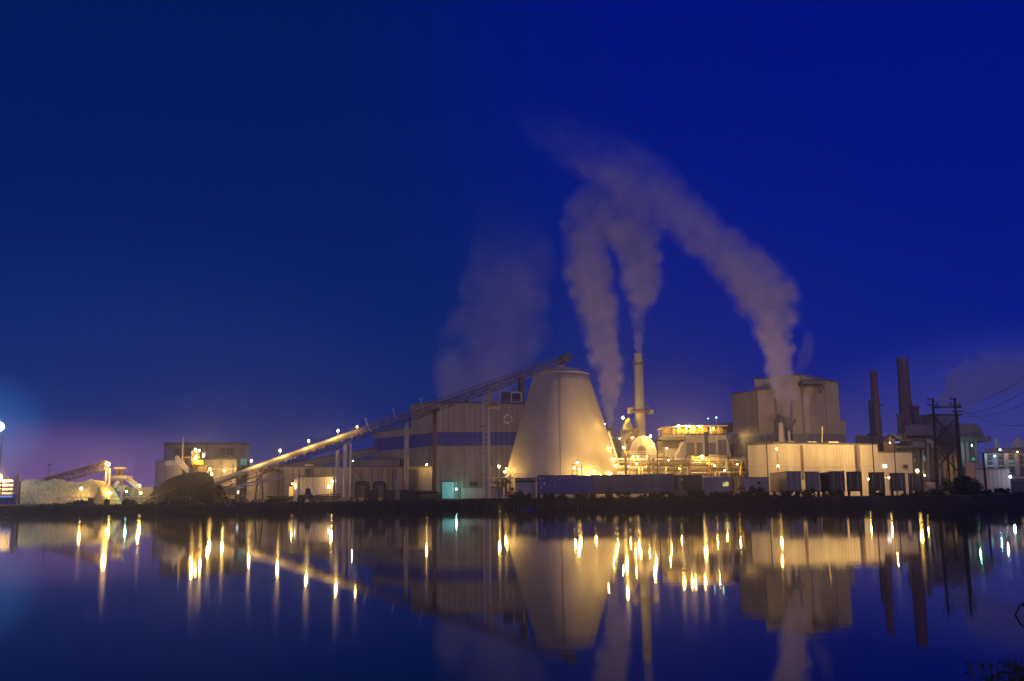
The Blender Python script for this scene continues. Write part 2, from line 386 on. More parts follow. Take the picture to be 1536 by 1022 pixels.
for g_ in (glow(pdir(10, 742), 17, (.14, .058, .10), 4.0), glow(pdir(1560, 700), 16, (.035, .030, .04), 2), glow(pdir(1520, -60), 38, (0, -.005, .10)), glow(pdir(1010, 740), 16, (.030, .014, .012), 2.2),
           glow(pdir(60, 740), 30, (.003, .006, .03), 2.0), glow(pdir(-10, 640), 3.0, (.0, .04, .10)), glow((0, -1, .25), 80, (.31, .225, .34))):  # blue floodlight halo put into the sky; last, unseen back sky brightened as fill
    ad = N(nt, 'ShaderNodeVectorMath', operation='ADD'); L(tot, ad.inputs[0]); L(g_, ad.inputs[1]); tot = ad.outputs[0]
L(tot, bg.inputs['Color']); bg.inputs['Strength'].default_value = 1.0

# ================================================================== FAR LEFT
lamp(-1, 640, 215, 1837, 'tall mast floodlight shining blue white at the left edge', BLU, 'pole', r=1.9)
lamp(-2, 717, 214, 2100, 'low orange lamp beside the slatted rack at the left edge', SOD, 'pole', r=1.5)
a = P(-25, 745, 216); b = P(19, 745, 216)
t = T('timber_rack', 'slatted timber rack with open rails behind a blue container', 'rack', (a.x, 216, G), None)
for i in range(6):
    z = G+.7+i*.85; mb = M(); mb.box(a.x, 215.8, z, b.x, 216.1, z+.42); mb.build('rail', 'white_paint', t)
for px in (-22, -4, 12): q = P(px, 740, 216.4); mb = M(); mb.box(q.x, 216.15, G, q.x+.25, 216.4, G+5.8); mb.build('post', 'timber', t)
t = T('container', 'low pale blue container in front of the slatted rack', 'container', P(0, 750, 211), None)
p0 = P(-30, 742.5, 211); p1 = P(21, 750, 211); mb = M(); mb.box(p0.x, 211, G, p1.x, 213.5, p0.z); mb.build('body', 'blue_paint', t)
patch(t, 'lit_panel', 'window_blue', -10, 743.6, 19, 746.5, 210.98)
t = T('concrete_pier', 'tall pale blue lit concrete pier beside the chip pile', 'pier', P(25, 750, 212))
p0 = P(22, 711, 212); p1 = P(28.5, 711, 212); mb = M(); mb.box(p0.x, 212, G, p1.x, 212.6, p0.z); mb.build('shaft', 'white_paint', t)
mb = M(); mb.box(p1.x, 212.4, G, p1.x+.2, 212.8, p0.z-1.6); mb.build('guard', 'concrete_old', t)
# low quay slab on the left bank
mb = M(); p0 = P(-60, 749, 199); p1 = P(62, 749, 199); mb.box(p0.x, 199, G-.4, p1.x, 203, G+.35); o = mb.build('quay_slab', 'concrete'); tag(o, 'low grey concrete slab along the left bank', 'slab')

def heap(name, label, cat, prof, D, depth, mat, rough=.5, seed=0, front=.35, nx_=70, ny_=26):
    """pile whose crest follows prof [(px,py)...]; steep front, own depth"""
    xs = [P(px, py, D).x for px, py in prof]; zs = [P(px, py, D).z for px, py in prof]
    vs = []; x0, x1 = xs[0], xs[-1]
    for j in range(ny_+1):
        v = j/ny_
        for i in range(nx_+1):
            x = x0+(x1-x0)*i/nx_
            k = max(0, min(len(xs)-2, next((q for q in range(len(xs)-1) if x <= xs[q+1]), len(xs)-2)))
            h = zs[k]+(zs[k+1]-zs[k])*(x-xs[k])/(xs[k+1]-xs[k])-G
            s = min(1, v/front) if v < .6 else max(0, (1-v)/.4)
            s = math.sin(s*math.pi/2)**.8
            e = min(1, i/4, (nx_-i)/4)
            y = D-depth*.4+depth*v
            nn = noise.fractal(Vector((x*.5+seed, y*.5, 0)), 1, 2, 4)*rough
            vs.append((x+nn*.4, y+nn*(.9 if v < front else .3), G-.2+max(0, h*s*(e**.35)+nn*s*.6)))
    me = bpy.data.meshes.new(name); n1 = nx_+1
    me.from_pydata(vs, [], [(j*n1+i, j*n1+i+1, (j+1)*n1+i+1, (j+1)*n1+i) for j in range(ny_) for i in range(nx_)])
    me.materials.append(MATS[mat]); o = bpy.data.objects.new(name, me); COL.objects.link(o); tag(o, label, cat); return o
heap('wood_chip_pile', 'long pale heap of wood chips beside the concrete pier', 'wood chips', [(29, 735), (31, 722), (45, 718), (58, 719), (66, 722), (76, 719), (84, 718), (96, 721), (110, 723), (126, 722), (138, 719), (147, 720), (156, 727), (164, 742)], 226, 16, 'chips', .55, 3)
# stacker conveyor over the chips
def conveyor(name, label, A, B, h, w_, n, mats=('steel', 'pale_steel'), cover=True, rail=True, group=None):
    t = T(name, label, 'conveyor', A.lerp(B, .0), group)
    mb = M(); truss(mb, A, B, h, w_, n, .16); mb.build('truss', mats[0], t)
    d = (B-A).normalized()
    if cover:
        mb = M(); mb.tube(A+Vector((0, 0, .25)), B+Vector((0, 0, .25)), w_*.42, 14); mb.build('cover', mats[1], t, smooth=False)
    else:
        mb = M(); mb.bar(A+Vector((0, 0, .1)), B+Vector((0, 0, .1)), w_*.8, .25); mb.build('belt', 'rubber', t)
    if rail:
        s = d.cross(Vector((0, 0, 1))).normalized()*(w_/2+.35)
        mb = M(); railing(mb, A+s-Vector((0, 0, h*.5)), B+s-Vector((0, 0, h*.5)), 1.0, 2.4); mb.build('handrail', mats[0], t)
        mb = M(); mb.bar(A+s-Vector((0, 0, h*.5)), B+s-Vector((0, 0, h*.5)), .6, .08); mb.build('walkway', mats[0], t)
    return t
A = P(66, 720, 232); B = P(163, 693, 229)
conveyor('stacker_conveyor', 'lit inclined stacker conveyor rising right above the chip pile', A, B, 1.5, 1.6, 12, ('rust_steel', 'pale_steel'), cover=False)
t = T('trestle', 'pair of pale steel legs under the stacker head', 'trestle', P(161, 750, 229))
for px in (160, 165):
    q = P(px, 703, 229); mb = M(); mb.bar((q.x, 229, G), (q.x, 229, q.z), .35); mb.build('leg', 'pale_steel', t)
lamp(162, 696.5, 227.2, 1470, 'brightest orange floodlight at the head of the stacker conveyor', SOD, 'thin', r=.8)
q = P(73, 700, 240); t = T('mast', 'thin bare mast behind the chip pile', 'mast', (q.x, 240, G)); mb = M(); q = P(73, 697, 240); mb.tube((q.x, 240, G), q, .12, 8, .06); mb.build('pole', 'dark_steel', t); mb = M(); mb.box(q.x, 239.9, q.z-.1, q.x+.7, 240.1, q.z+.1); mb.build('fitting', 'dark_steel', t)

# chip screening tower
D = 236
t = T('screening_tower', 'cluttered steel chip screening tower with platforms beside the pile', 'plant machine', P(185, 750, D))
def fx(px, py, DD): return P(px, py, DD)
a, b = P(161, 723, D), P(214, 728, D)
mb = M(); mb.box(a.x, D-2, a.z-.2, P(188, 723, D).x, D+3, a.z+.1); mb.build('platform', 'rust_steel', t)
mb = M(); railing(mb, (a.x, D-2, a.z), (P(188, 723, D).x, D-2, a.z)); mb.build('handrail', 'pale_steel', t)
for px in (162, 170, 178, 188):
    q = P(px, 723, D); mb = M(); mb.bar((q.x, D-1.8, G), (q.x, D-1.8, q.z), .3); mb.build('leg', 'rust_steel', t)
q0, q1 = P(168, 714, D), P(192, 719, D)
mb = M(); mb.box(q0.x, D-1, q1.z, q1.x, D+3, q0.z); mb.build('screen_box', 'pale_steel', t)
q0, q1 = P(176, 728, D), P(187, 737, D)
mb = M(); mb.box(q0.x, D-1.5, q1.z, q1.x, D+2, q0.z); mb.build('motor_house', 'white_paint', t)
for px in (177, 183):
    q = P(px, 701, D); mb = M(); mb.tube((q.x, D, P(px, 716, D).z), (q.x, D, q.z), .45, 10); mb.build('duct', 'rust_steel', t)
q0, q1 = P(173, 701, D), P(188, 704, D); mb = M(); mb.box(q0.x, D-.8, q1.z, q1.x, D+.8, q0.z); mb.build('duct_head', 'pale_steel', t)
mb = M(); mb.bar(P(166, 737, D-2.2), P(178, 722, D-2.2), .5, .8); mb.build('chute', 'pale_steel', t)
mb = M(); mb.bar(P(178, 745, D-2.3), P(168, 728, D-2.3), .3, .25); mb.build('stair', 'dark_steel', t)
mb = M(); truss(mb, P(191, 714, D), P(209, 728, D), 1.0, 1.0, 6, .14); mb.build('inclined_chute', 'pale_steel', t)
a, b = P(188, 728, D+1), P(232, 748, D+1)
mb = M(); mb.box(a.x, D, G, b.x, D+6, P(200, 731, D).z); mb.build('low_house', 'brown_clad', t)
mb = M(); mb.bar(P(160, 717, D-1), P(195, 716, D-1), .2, .2); mb.build('gantry_beam', 'pale_steel', t)
lamp(162, 731, 229, 315, 'orange lamp under the stacker head on its leg', SOD, 'thin', r=.45)
lamp(165, 740, 226, 420, 'low orange lamp behind the yard railing', SOD, 'thin', r=.5)
lamp(209.5, 729, 232, 315, 'orange lamp at the foot of the inclined chute', SOD, 'thin', r=.42)
lamp(211, 740, 229, 385, 'low orange lamp by the railing left of the bark heap', SOD, 'thin', r=.45)
lamp(122, 733, 219, 350, 'orange lamp on a thin post in front of the chip pile', SOD, 'thin', r=.5)
lamp(190, 737.5, 232, 180, 'small green lamp low on the screening tower', GRN, 'wall', r=.3)
t = T('yard_railing', 'long pale pipe railing along the left yard edge', 'railing', P(150, 750, 213))
mb = M(); railing(mb, (P(84, 748, 214).x, 214, G+.1), (P(236, 748, 214).x, 214, G+.1), 1.5, 3.4, .07); mb.build('rails', 'pale_steel', t)
# dark blocks and drums on the bank edge
def boulder(px, D, w_, h_, label, mat='rock', name='boulder', cat='boulder', grp='dark lumps on the left bank'):
    q = P(px, 750, D); mb = M(); n = 9; sd = random.random()*50
    prof = [(.02, -.2)]+[(math.sin(math.pi*(i+.6)/7.2), 1-math.cos(math.pi*(i+.6)/7.2)) for i in range(6)]+[(.05, 1.98)]
    s_ = M(); s_.lathe((0, 0, 0), prof, n)
    for v in s_.v:
        k = 1+.35*noise.noise(v*1.3+Vector((sd, 0, 0))); v.x *= k*w_/2; v.y *= k*w_/2; v.z *= k*h_/2
        v += Vector((q.x, D, gz(q.x, D)-.25))
    o = s_.build(name, mat); tag(o, label, cat, grp)
for i, (px, w_, h_) in enumerate([(83, 1.4, .7), (88, 1.1, .6), (104, 1.5, .8), (112.5, 1.0, 1.0), (119, 1.3, 1.2), (123.5, .9, 1.4), (129, 1.5, 1.0), (160, 1.3, 1.4), (189, 1.6, 1.2), (197, 1.8, 1.3)]):
    boulder(px, 207, w_, h_, ['flat dark boulder leftmost on the bank under the chip pile', 'small dark boulder second from the left under the chip pile', 'low round boulder left of the boulder cluster', 'knobbly boulder starting the cluster below the post lamp', 'wide boulder in the cluster directly below the post lamp', 'tall narrow boulder just right of the post lamp', 'round boulder beside the dark square crate', 'lone boulder below the screening tower legs', 'squat boulder in front of the green lamp', 'broad boulder right of the green lamp'][i])
q = P(137, 748, 207); t = T('crate', 'dark square crate at the end of the boulder row', 'crate', (q.x, 207, G)); mb = M(); mb.obox((q.x, 207, G+.6), (1.0, 1.0, 1.3), .2); mb.build('body', 'dark_steel', t); mb = M(); mb.obox((q.x, 207, G+1.3), (1.15, 1.15, .1), .2); mb.build('lid', 'timber', t)

# ================================================================== LEFT MILL BLOCK
D = 335
t = T('mill_building', 'large weathered concrete block behind the bark heap', 'building', P(310, 750, D))
wl, pts = mass([(247, D, 667), (374, D-1, 667)], 30, 'concrete_old', t, rt=.7)
patch(t, 'window', 'window_green', 341, 688, 352, 690.5, D-2)
f = patch(t, 'window_bay', 'window_green', 361, 688, 370, 698, D-2)
for px in (363.5, 366): patch(f, 'mullion', 'dark_steel', px, 688, px+.9, 698, D-2.12)
for px0, px1 in ((262, 272), (280, 290), (330, 338), (340, 352), (296, 304)): patch(t, 'louvre', 'brown_clad', px0, 672, px1, 683, D-2)
for px in (250, 258, 330, 362): q = P(px, 664, D+6); mb = M(); mb.tube((q.x, D+6, P(px, 667, D).z), q, .35, 8); mb.build('vent', 'dark_steel', t)
patch(t, 'fascia', 'dark_steel', 247, 667, 374, 669, D-2)
D = 305
t = T('tan_building', 'plain lower tan building in front of the concrete block', 'building', P(330, 750, D))
mass([(306, D, 690), (355, D, 690)], 18, 'concrete', t); patch(t, 'downpipe', 'dark_steel', 348, 697, 350.5, 710, D-.1); patch(t, 'ledge', 'pale_steel', 306, 703, 355, 704.5, D-.2)
D = 300
c = P(252, 745, D); t = T('storage_tank', 'round pale storage tank with flat top left of the bark heap', 'tank', (c.x, D, G))
r_ = (P(272, 700, D).x-P(233, 700, D).x)/2; zt = P(250, 695, D).z
mb = M(); mb.lathe((c.x, D, 0), [(r_, G), (r_, zt-2.2), (r_+.15, zt-2.1), (r_+.15, zt-1.9), (r_, zt-1.8), (r_, zt), (r_*.5, zt+.6), (.1, zt+.9)], 40); mb.build('shell', 'clad_plain', t)
mb = M(); n = 20
for i in range(n):
    a0, a1 = 2*math.pi*i/n, 2*math.pi*(i+1)/n; p = Vector((c.x+r_*math.cos(a0), D+r_*math.sin(a0), zt)); q = Vector((c.x+r_*math.cos(a1), D+r_*math.sin(a1), zt)); railing(mb, p, q, 1, 3)
mb.build('handrail', 'steel', t)
patch(t, 'ladder', 'dark_steel', 240, 697, 241, 745, D-r_*.82)
# bark heap : broad rounded mound
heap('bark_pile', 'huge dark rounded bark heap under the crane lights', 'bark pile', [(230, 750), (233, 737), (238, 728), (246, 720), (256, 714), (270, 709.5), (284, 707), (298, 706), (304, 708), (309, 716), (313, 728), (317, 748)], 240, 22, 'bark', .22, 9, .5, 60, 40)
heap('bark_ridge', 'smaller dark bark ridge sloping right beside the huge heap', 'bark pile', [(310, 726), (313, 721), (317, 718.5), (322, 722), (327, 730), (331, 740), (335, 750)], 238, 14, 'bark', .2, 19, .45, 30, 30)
t = T('reclaim_chute', 'slim slanting steel chute lying against the dark heap', 'chute', P(225, 750, 231)); mb = M(); mb.bar(P(222, 748, 230), P(262, 733, 230), .5, .35); mb.build('trough', 'rust_steel', t); mb = M(); railing(mb, P(226, 746, 229.6), P(262, 732, 229.6), .9, 1.6); mb.build('handrail', 'rust_steel', t)
# crane / stacker on top of heap
D = 254
t = T('reclaimer_crane', 'yellow reclaimer head with lamps on top of the dark heap', 'crane', P(294, 706, D))
mb = M(); truss(mb, P(265, 684, D), P(283, 703, D), 1.2, 1.4, 7, .18); mb.build('boom', 'pale_steel', t)
mb = M(); truss(mb, P(249, 693, D), P(276, 690, D), .9, 1.2, 7, .16); mb.build('walkway', 'pale_steel', t)
mb = M(); q = P(296, 706, D); mb.lathe((q.x, D, 0), [(.5, q.z-.6), (.9, P(295, 703, D).z), (1.5, P(295, 697, D).z), (1.3, P(295, 691, D).z)], 14); mb.build('hopper', 'yellow_paint', t)
mb = M(); lattice(mb, P(293, 690, D).x, D, P(293, 700, D).z, P(293, 677, D).z, 1.3, 4, .2); mb.build('mast', 'rust_steel', t)
mb = M(); mb.bar(P(272, 686, D), P(300, 686, D), .2, .2); mb.bar(P(284, 693, D), P(304, 693, D), .2, .2); mb.build('jib', 'yellow_paint', t)
mb = M(); q0, q1 = P(299, 700, D), P(312, 708, D); mb.box(q0.x, D-1, q1.z, q1.x, D+1, q0.z); mb.build('cab', 'rust_steel', t)
q = P(271, 655, D); mb = M(); mb.tube((q.x, D+2, P(271, 700, D).z), (q.x, D+2, q.z), .22, 8, .1); mb.build('exhaust_pipe', 'steel', t)
for i, (px, py, pw) in enumerate([(293, 675, 700), (299, 676, 300), (293.5, 685, 220), (291.5, 689, 220), (305, 684, 1500), (315, 704, 900), (317.5, 711.5, 900), (336.5, 706.5, 2200)]):
    lamp(px, py, 252 if i < 5 else (256 if i < 7 else 299), pw, ['topmost orange lamp on the reclaimer mast', 'small lamp right beside the topmost reclaimer lamp', 'orange lamp halfway down the reclaimer mast', 'lowest orange lamp on the reclaimer mast', 'orange lamp right of the reclaimer mast over the hopper', 'upper of two orange lamps above the small bark ridge', 'lower of two orange lamps above the small bark ridge', 'lone small lamp against the tan building wall'][i], SOD, 'wall', r=.42 if pw > 600 else .32)
# shed + yellow machine
D = 243
t = T('small_shed', 'small white shed with bright roof edge under the long conveyor', 'shed', P(345, 750, D))
q0, q1 = P(334, 731, D), P(354, 742, D); mb = M(); mb.box(q0.x, D, q1.z, q1.x, D+3, q0.z); mb.build('wall', 'white_paint', t)
q0, q1 = P(333, 729, D), P(355, 731, D); mb = M(); mb.box(q0.x, D-.4, q1.z, q1.x, D+3.4, q0.z); mb.build('roof', 'pale_steel', t)
for px in (335, 344, 353): q = P(px, 742, D); mb = M(); mb.bar((q.x, D+.5, G), (q.x, D+.5, q.z), .25); mb.build('leg', 'dark_steel', t)
patch(t, 'lit_door', 'window_white', 356, 736, 358.5, 741, D)
D = 236
t = T('yellow_feeder', 'low yellow railed feeder machine below the white shed', 'machine', P(350, 750, D))
mb = M(); q0, q1 = P(332, 743.2, D), P(369, 744.6, D); mb.box(q0.x, D, q1.z, q1.x, D+2, q0.z); mb.build('deck', 'yellow_paint', t)
mb = M(); railing(mb, P(332, 743, D), P(375, 743, D), .9, 1.5, .06); mb.build('handrail', 'yellow_paint', t)
for k in range(6): q = P(334+k*7, 748, D+1); mb = M(); mb.tube((q.x, D+.2, G+.55), (q.x, D+1.6, G+.55), .5, 12); mb.build('roller', 'rust_steel', t)
for k in range(4): q = P(333+k*12, 744, D); mb = M(); mb.bar((q.x, D, G), (q.x, D, q.z), .2); mb.build('leg', 'yellow_paint', t)

# ================================================================== MAIN CONVEYOR
CA = P(322, 724, 237); CB = P(846, 537, 260)
def onconv(px):                       # point of the conveyor axis seen at picture column px
    lo, hi = 0., 1.
    for _ in range(40):
        mid = (lo+hi)/2; q = CA.lerp(CB, mid)-CAM; u = q.dot(_Rt)/q.dot(_F)*FPX+768
        if u < px: lo = mid
        else: hi = mid
    return CA.lerp(CB, lo)
t = T('main_conveyor', 'very long covered conveyor climbing to the top of the pale cone', 'conveyor', CA)
dn = (CB-CA).normalized(); sd = dn.cross(Vector((0, 0, 1))).normalized()
mb = M(); truss(mb, CA-Vector((0, 0, .5)), CB-Vector((0, 0, .5)), 1.5, 1.9, 46, .17); mb.build('truss', 'rust_steel', t)
CM = onconv(547)
mb = M(); mb.tube(CA, CM, .70, 16); mb.build('cover', 'steel', t, smooth=True)
mb = M(); mb.bar(CM-Vector((0, 0, .1)), CB-Vector((0, 0, .1)), 1.3, .25); mb.build('belt', 'rubber', t)
mb = M(); s2_ = sd*.95
for k_ in (-1, 1):
    mb.bar(CM+s2_*k_+Vector((0, 0, .75)), CB+s2_*k_+Vector((0, 0, .75)), .12)
    for i_ in range(61): q_ = CM.lerp(CB, i_/60); mb.bar(q_+s2_*k_-Vector((0, 0, .5)), q_+s2_*k_+Vector((0, 0, .75)), .09)
mb.build('belt_guard', 'rust_steel', t)
mb = M(); mb.bar(CA+sd*1.4-Vector((0, 0, 1.1)), CB+sd*1.4-Vector((0, 0, 1.1)), .7, .1); mb.build('walkway', 'dark_steel', t)
mb = M(); railing(mb, CA+sd*1.75-Vector((0, 0, 1.1)), CB+sd*1.75-Vector((0, 0, 1.1)), 1.0, 3.0); mb.build('handrail', 'steel', t)
for px in range(345, 560, 14):
    q = onconv(px)+sd*1.4-Vector((0, 0, 1.0)); mb = M(); mb.obox(q, (.35, .35, .5)); mb.build('junction_box', 'white_paint', t)
L0 = len(bpy.data.objects)
hh = M(); hh.bar(CB-dn*1.0+Vector((0, 0, -.4)), CB+dn*1.5+Vector((0, 0, -.2)), 2.4, 2.2); hh.build('head_house', 'dark_steel', t)
mb = M(); mb.bar(CA-Vector((0, 0, 2.2))+dn*2, onconv(425)-Vector((0, 0, 4.0)), 1.0, .35); mb.bar(CA-Vector((0, 0, 3.2))+dn*5, onconv(425)-Vector((0, 0, 4.6)), .5, .25); mb.build('return_chute', 'pale_steel', t)
mb = M()
for px in (345, 365, 385, 405): q = onconv(px); mb.bar(q-Vector((0, 0, 1.8)), q-Vector((0, 0, 4.2)), .2)
mb.build('hangers', 'steel', t)
for px, kind in ((331, 'n'), (390, 'a'), (513, 'c'), (610, 's'), (652, 'b'), (728, 't')):
    q = onconv(px); zt = q.z-2.0
    tt = T('conveyor_bent', {'n': 'short pale bent at the foot of the long conveyor', 'a': 'narrow A shaped steel bent under the lit conveyor', 'c': 'triple round column tower carrying the conveyor beside the lit lamp', 's': 'single round column under the dark conveyor', 'b': 'dark column in front of the striped building corner', 't': 'tall lattice tower with yellow cage in front of the striped building'}[kind], 'conveyor support', (q.x, q.y, G), 'supports under the long conveyor')
    if kind in 'na':
        for k in (-1, 1): mb = M(); mb.bar((q.x+k*1.0, q.y, G), (q.x+k*.35, q.y, zt), .3); mb.build('leg', 'rust_steel', tt)
        mb = M(); n = 5
        for i in range(n):
            za, zb = G+(zt-G)*i/n, G+(zt-G)*(i+1)/n; mb.bar((q.x-.9+i*.12, q.y, za), (q.x+.85-i*.12, q.y, zb), .12)
        mb.build('bracing', 'rust_steel', tt)
        mb = M(); mb.obox((q.x, q.y, G+.3), (3, 2, .9)); mb.build('footing', 'concrete', tt)
    elif kind == 'c':
        for k, yy in ((-1.0, 0), (.75, .3), (1.9, 1.2)): mb = M(); mb.tube((q.x+k, q.y+yy, G), (q.x+k, q.y+yy, zt+(.5 if k > -1 else -1.2)), .42 if k < 1 else .2, 12); mb.build('column', 'pale_steel', tt)
        mb = M()
        for i in range(10): z = G+(zt-G)*i/10; mb.bar((q.x-1, q.y, z), (q.x+.75, q.y+.3, z+1.2), .1)
        mb.build('bracing', 'steel', tt)
        mb = M(); mb.obox((q.x+.3, q.y, G+.5), (4, 3, 1.2)); mb.build('footing', 'concrete', tt)
    elif kind in 'sb':
        mb = M(); mb.tube((q.x, q.y, G), (q.x, q.y, zt+.5), .5, 12); mb.build('column', 'steel' if kind == 's' else 'rust_steel', tt)
        mb = M(); mb.bar((q.x-1.2, q.y, zt), (q.x+1.2, q.y, zt+.7), .4); mb.build('cap_beam', 'rust_steel', tt)
        mb = M(); mb.obox((q.x, q.y, G+.4), (2.2, 2.2, 1)); mb.build('footing', 'concrete', tt)
    else:
        mb = M(); lattice(mb, q.x, q.y, G, zt, 1.3, 22, .2); mb.build('lattice', 'pale_steel', tt)
        zc = P(728, 598, q.y).z; mb = M(); mb.tube((q.x+.9, q.y-.4, G), (q.x+.9, q.y-.4, zc), .2, 8); mb.build('riser_pipe', 'pale_steel', tt)
        a0, b0 = P(729, 580, q.y), P(737, 612, q.y)
        mb = M(); mb.bar((a0.x+.8, q.y-.6, a0.z), (a0.x+.8, q.y-.6, b0.z), .55); mb.build('counterweight_guide', 'yellow_paint', tt)
        mb = M(); zz = b0.z
        for z in (zz, zz+1.1): mb.bar((a0.x, q.y-1.5, z), (a0.x+3.4, q.y-1.5, z), .22); mb.bar((a0.x+3.4, q.y-1.5, z), (a0.x+3.4, q.y+1.5, z), .22)
        mb.bar((a0.x+1.7, q.y-1.4, zz), (a0.x+1.7, q.y+1.4, zz), 3.4, .12); mb.bar((a0.x+3.3, q.y-1.5, zz), (a0.x+3.3, q.y-1.5, zz+5.4), .15)
        mb.build('yellow_cage', 'yellow_paint', tt)
        for z in (P(728, 640, q.y).z, P(728, 680, q.y).z, P(728, 712, q.y).z): mb = M(); mb.obox((q.x-.8, q.y-.3, z), (1.8, 1.4, .14)); mb.build('landing', 'rust_steel', tt)
for i, (px, py, pw) in enumerate([(377, 691.5, 800), (420, 676.5, 800), (463, 661.5, 800), (507, 646.5, 800), (535.5, 640.5, 120)]):
    q = onconv(px); lamp(px, py, q.y-2.0, pw, ['orange lamp on the conveyor nearest its foot', 'second orange lamp up the conveyor from its foot', 'third orange lamp up the conveyor halfway to the triple column', 'orange lamp on the conveyor right above the triple column', 'small dim lamp where the lit conveyor turns dark'][i], SOD, 'none', r=.36, group='lamps standing on the long conveyor')
    o = T('lamp_standard', None, None, q) if False else None
    mbp = M(); pq = P(px, py, q.y-2.0); mbp.tube((pq.x, q.y-2.0, pq.z-2.6), (pq.x, q.y-2.0, pq.z-.35), .06, 6); mbp.build('standard', 'steel', [x for x in COL.objects if x.name.startswith('work_lamp') and x.parent is None][-1])
for i, (px, a_) in enumerate(((552, .35), (593, .3), (634, .3))):
    q = onconv(px); p0 = q+sd*1.4-Vector((0, 0, .6)); t2 = T('unlit_lamp', ['unlit leaning lamp post on the conveyor next to the dim lamp', 'unlit leaning lamp post on the conveyor before the single column', 'unlit leaning lamp post on the conveyor over the striped building edge'][i], 'lamp', p0, 'unlit lamp posts on the conveyor')
    mb = M(); tp = p0+Vector((-.8, 0, 2.7)); mb.tube(p0, tp, .07, 6); mb.build('pole', 'pale_steel', t2); mb = M(); mb.obox(tp, (.5, .3, .2)); mb.build('housing', 'pale_steel', t2)
# second, dark conveyor gallery behind
A = P(424, 703, 285); B = P(563, 677, 302)
t = T('conveyor_gallery', 'dark enclosed gallery running into the striped building behind', 'conveyor', A)
mb = M(); mb.bar(A, B, 3.2, 2.3); mb.build('gallery', 'clad_grey', t); mb = M(); truss(mb, A-Vector((0, 1.7, -.9)), B-Vector((0, 1.7, -.9)), 2.2, .3, 16, .2); mb.build('truss', 'dark_steel', t)
for px in (458, 469): q = P(px, 699, 288); mb = M(); mb.bar((q.x, 288, G), (q.x, 288, q.z), .35); mb.build('leg', 'rust_steel', t)
mb = M(); q0, q1 = P(458, 697, 284), P(470, 701, 284); mb.box(q0.x, 283, q1.z, q1.x, 284, q0.z); mb.build('service_platform', 'pale_steel', t)

# ================================================================== LOW BUILDINGS LEFT OF CENTRE
D = 264
t = T('low_warehouse', 'long low concrete warehouse behind the conveyor columns', 'building', P(540, 750, D))
wl, pts = mass([(410, D+2, 701), (520, D, 701.5), (648, D-2, 701.5)], 18, 'concrete', t, rt=.35)
patch(t, 'eave_strip', 'pale_steel', 520, 700.5, 648, 702.2, D-2.2, .3)
for px in (528, 541, 566, 582, 604, 625): patch(t, 'pilaster', 'rust_steel', px, 703, px+1.8, 746, D-2.1, .25)
for px in (411, 423, 448): patch(t, 'downpipe', 'dark_steel', px, 704, px+1.6, 746, D+.3, .25)
patch(t, 'louvre', 'dark_steel', 457, 703, 465, 713, D+.6)
patch(t, 'dark_bay', 'dark_steel', 612, 704, 628, 746, D-2.1, .12)
mb = M(); mb.bar(P(530, 703, D-2.6), P(543, 718, D-2.6), .2); mb.build('diagonal_brace', 'dark_steel', t)
c = P(396, 745, D+3); t = T('concrete_silo', 'short round ribbed silo lit beside the A shaped bent', 'silo', (c.x, D+3, G))
r_ = (P(424, 710, D).x-P(372, 710, D).x)/2; mb = M(); zt = P(400, 704, D+3-r_).z; mb.lathe((c.x, D+3, 0), [(r_, G), (r_, zt), (r_*.3, zt+.7), (.1, zt+.8)], 36); mb.build('shell', 'concrete', t)
mb = M(); mb.lathe((c.x, D+3, 0), [(r_+.15, zt-.5), (r_+.2, zt-.1), (r_+.15, zt)], 36); mb.build('rim', 'rust_steel', t)
D = 250
t = T('white_annex', 'white flat roofed annex with a lamp and bright window', 'building', P(475, 750, D))
mass([(446, D, 716), (500, D, 716)], 8, 'white_paint', t, rt=.3); 
q0, q1 = P(441, 712, D), P(447, 748, D); mb = M(); mb.box(q0.x, D-.6, G, q1.x, D+2, q0.z); mb.build('stair_tower', 'white_paint', t)
patch(t, 'lit_window', 'window_white', 491.5, 728, 496, 733, D-.05)
patch(t, 'lit_slot', 'window_white', 442.6, 725, 444.4, 734, D-.7)
f = patch(t, 'lit_door', 'window_amber', 433.5, 730, 441, 744, D+.4); patch(f, 'door_frame', 'dark_steel', 433, 728.5, 441, 730, D+.3)
mb = M(); railing(mb, P(486, 742, D-1.5), P(505, 742, D-1.5), 1.1, 1.2); mb.build('handrail', 'dark_steel', t)
lamp(498, 722, 247.5, 525, 'bright orange wall lamp above the annex window', SOD, 'wall', r=.5)
lamp(438.5, 726, 248, 120, 'small lamp over the yellow annex doorway', SOD, 'wall', r=.25)
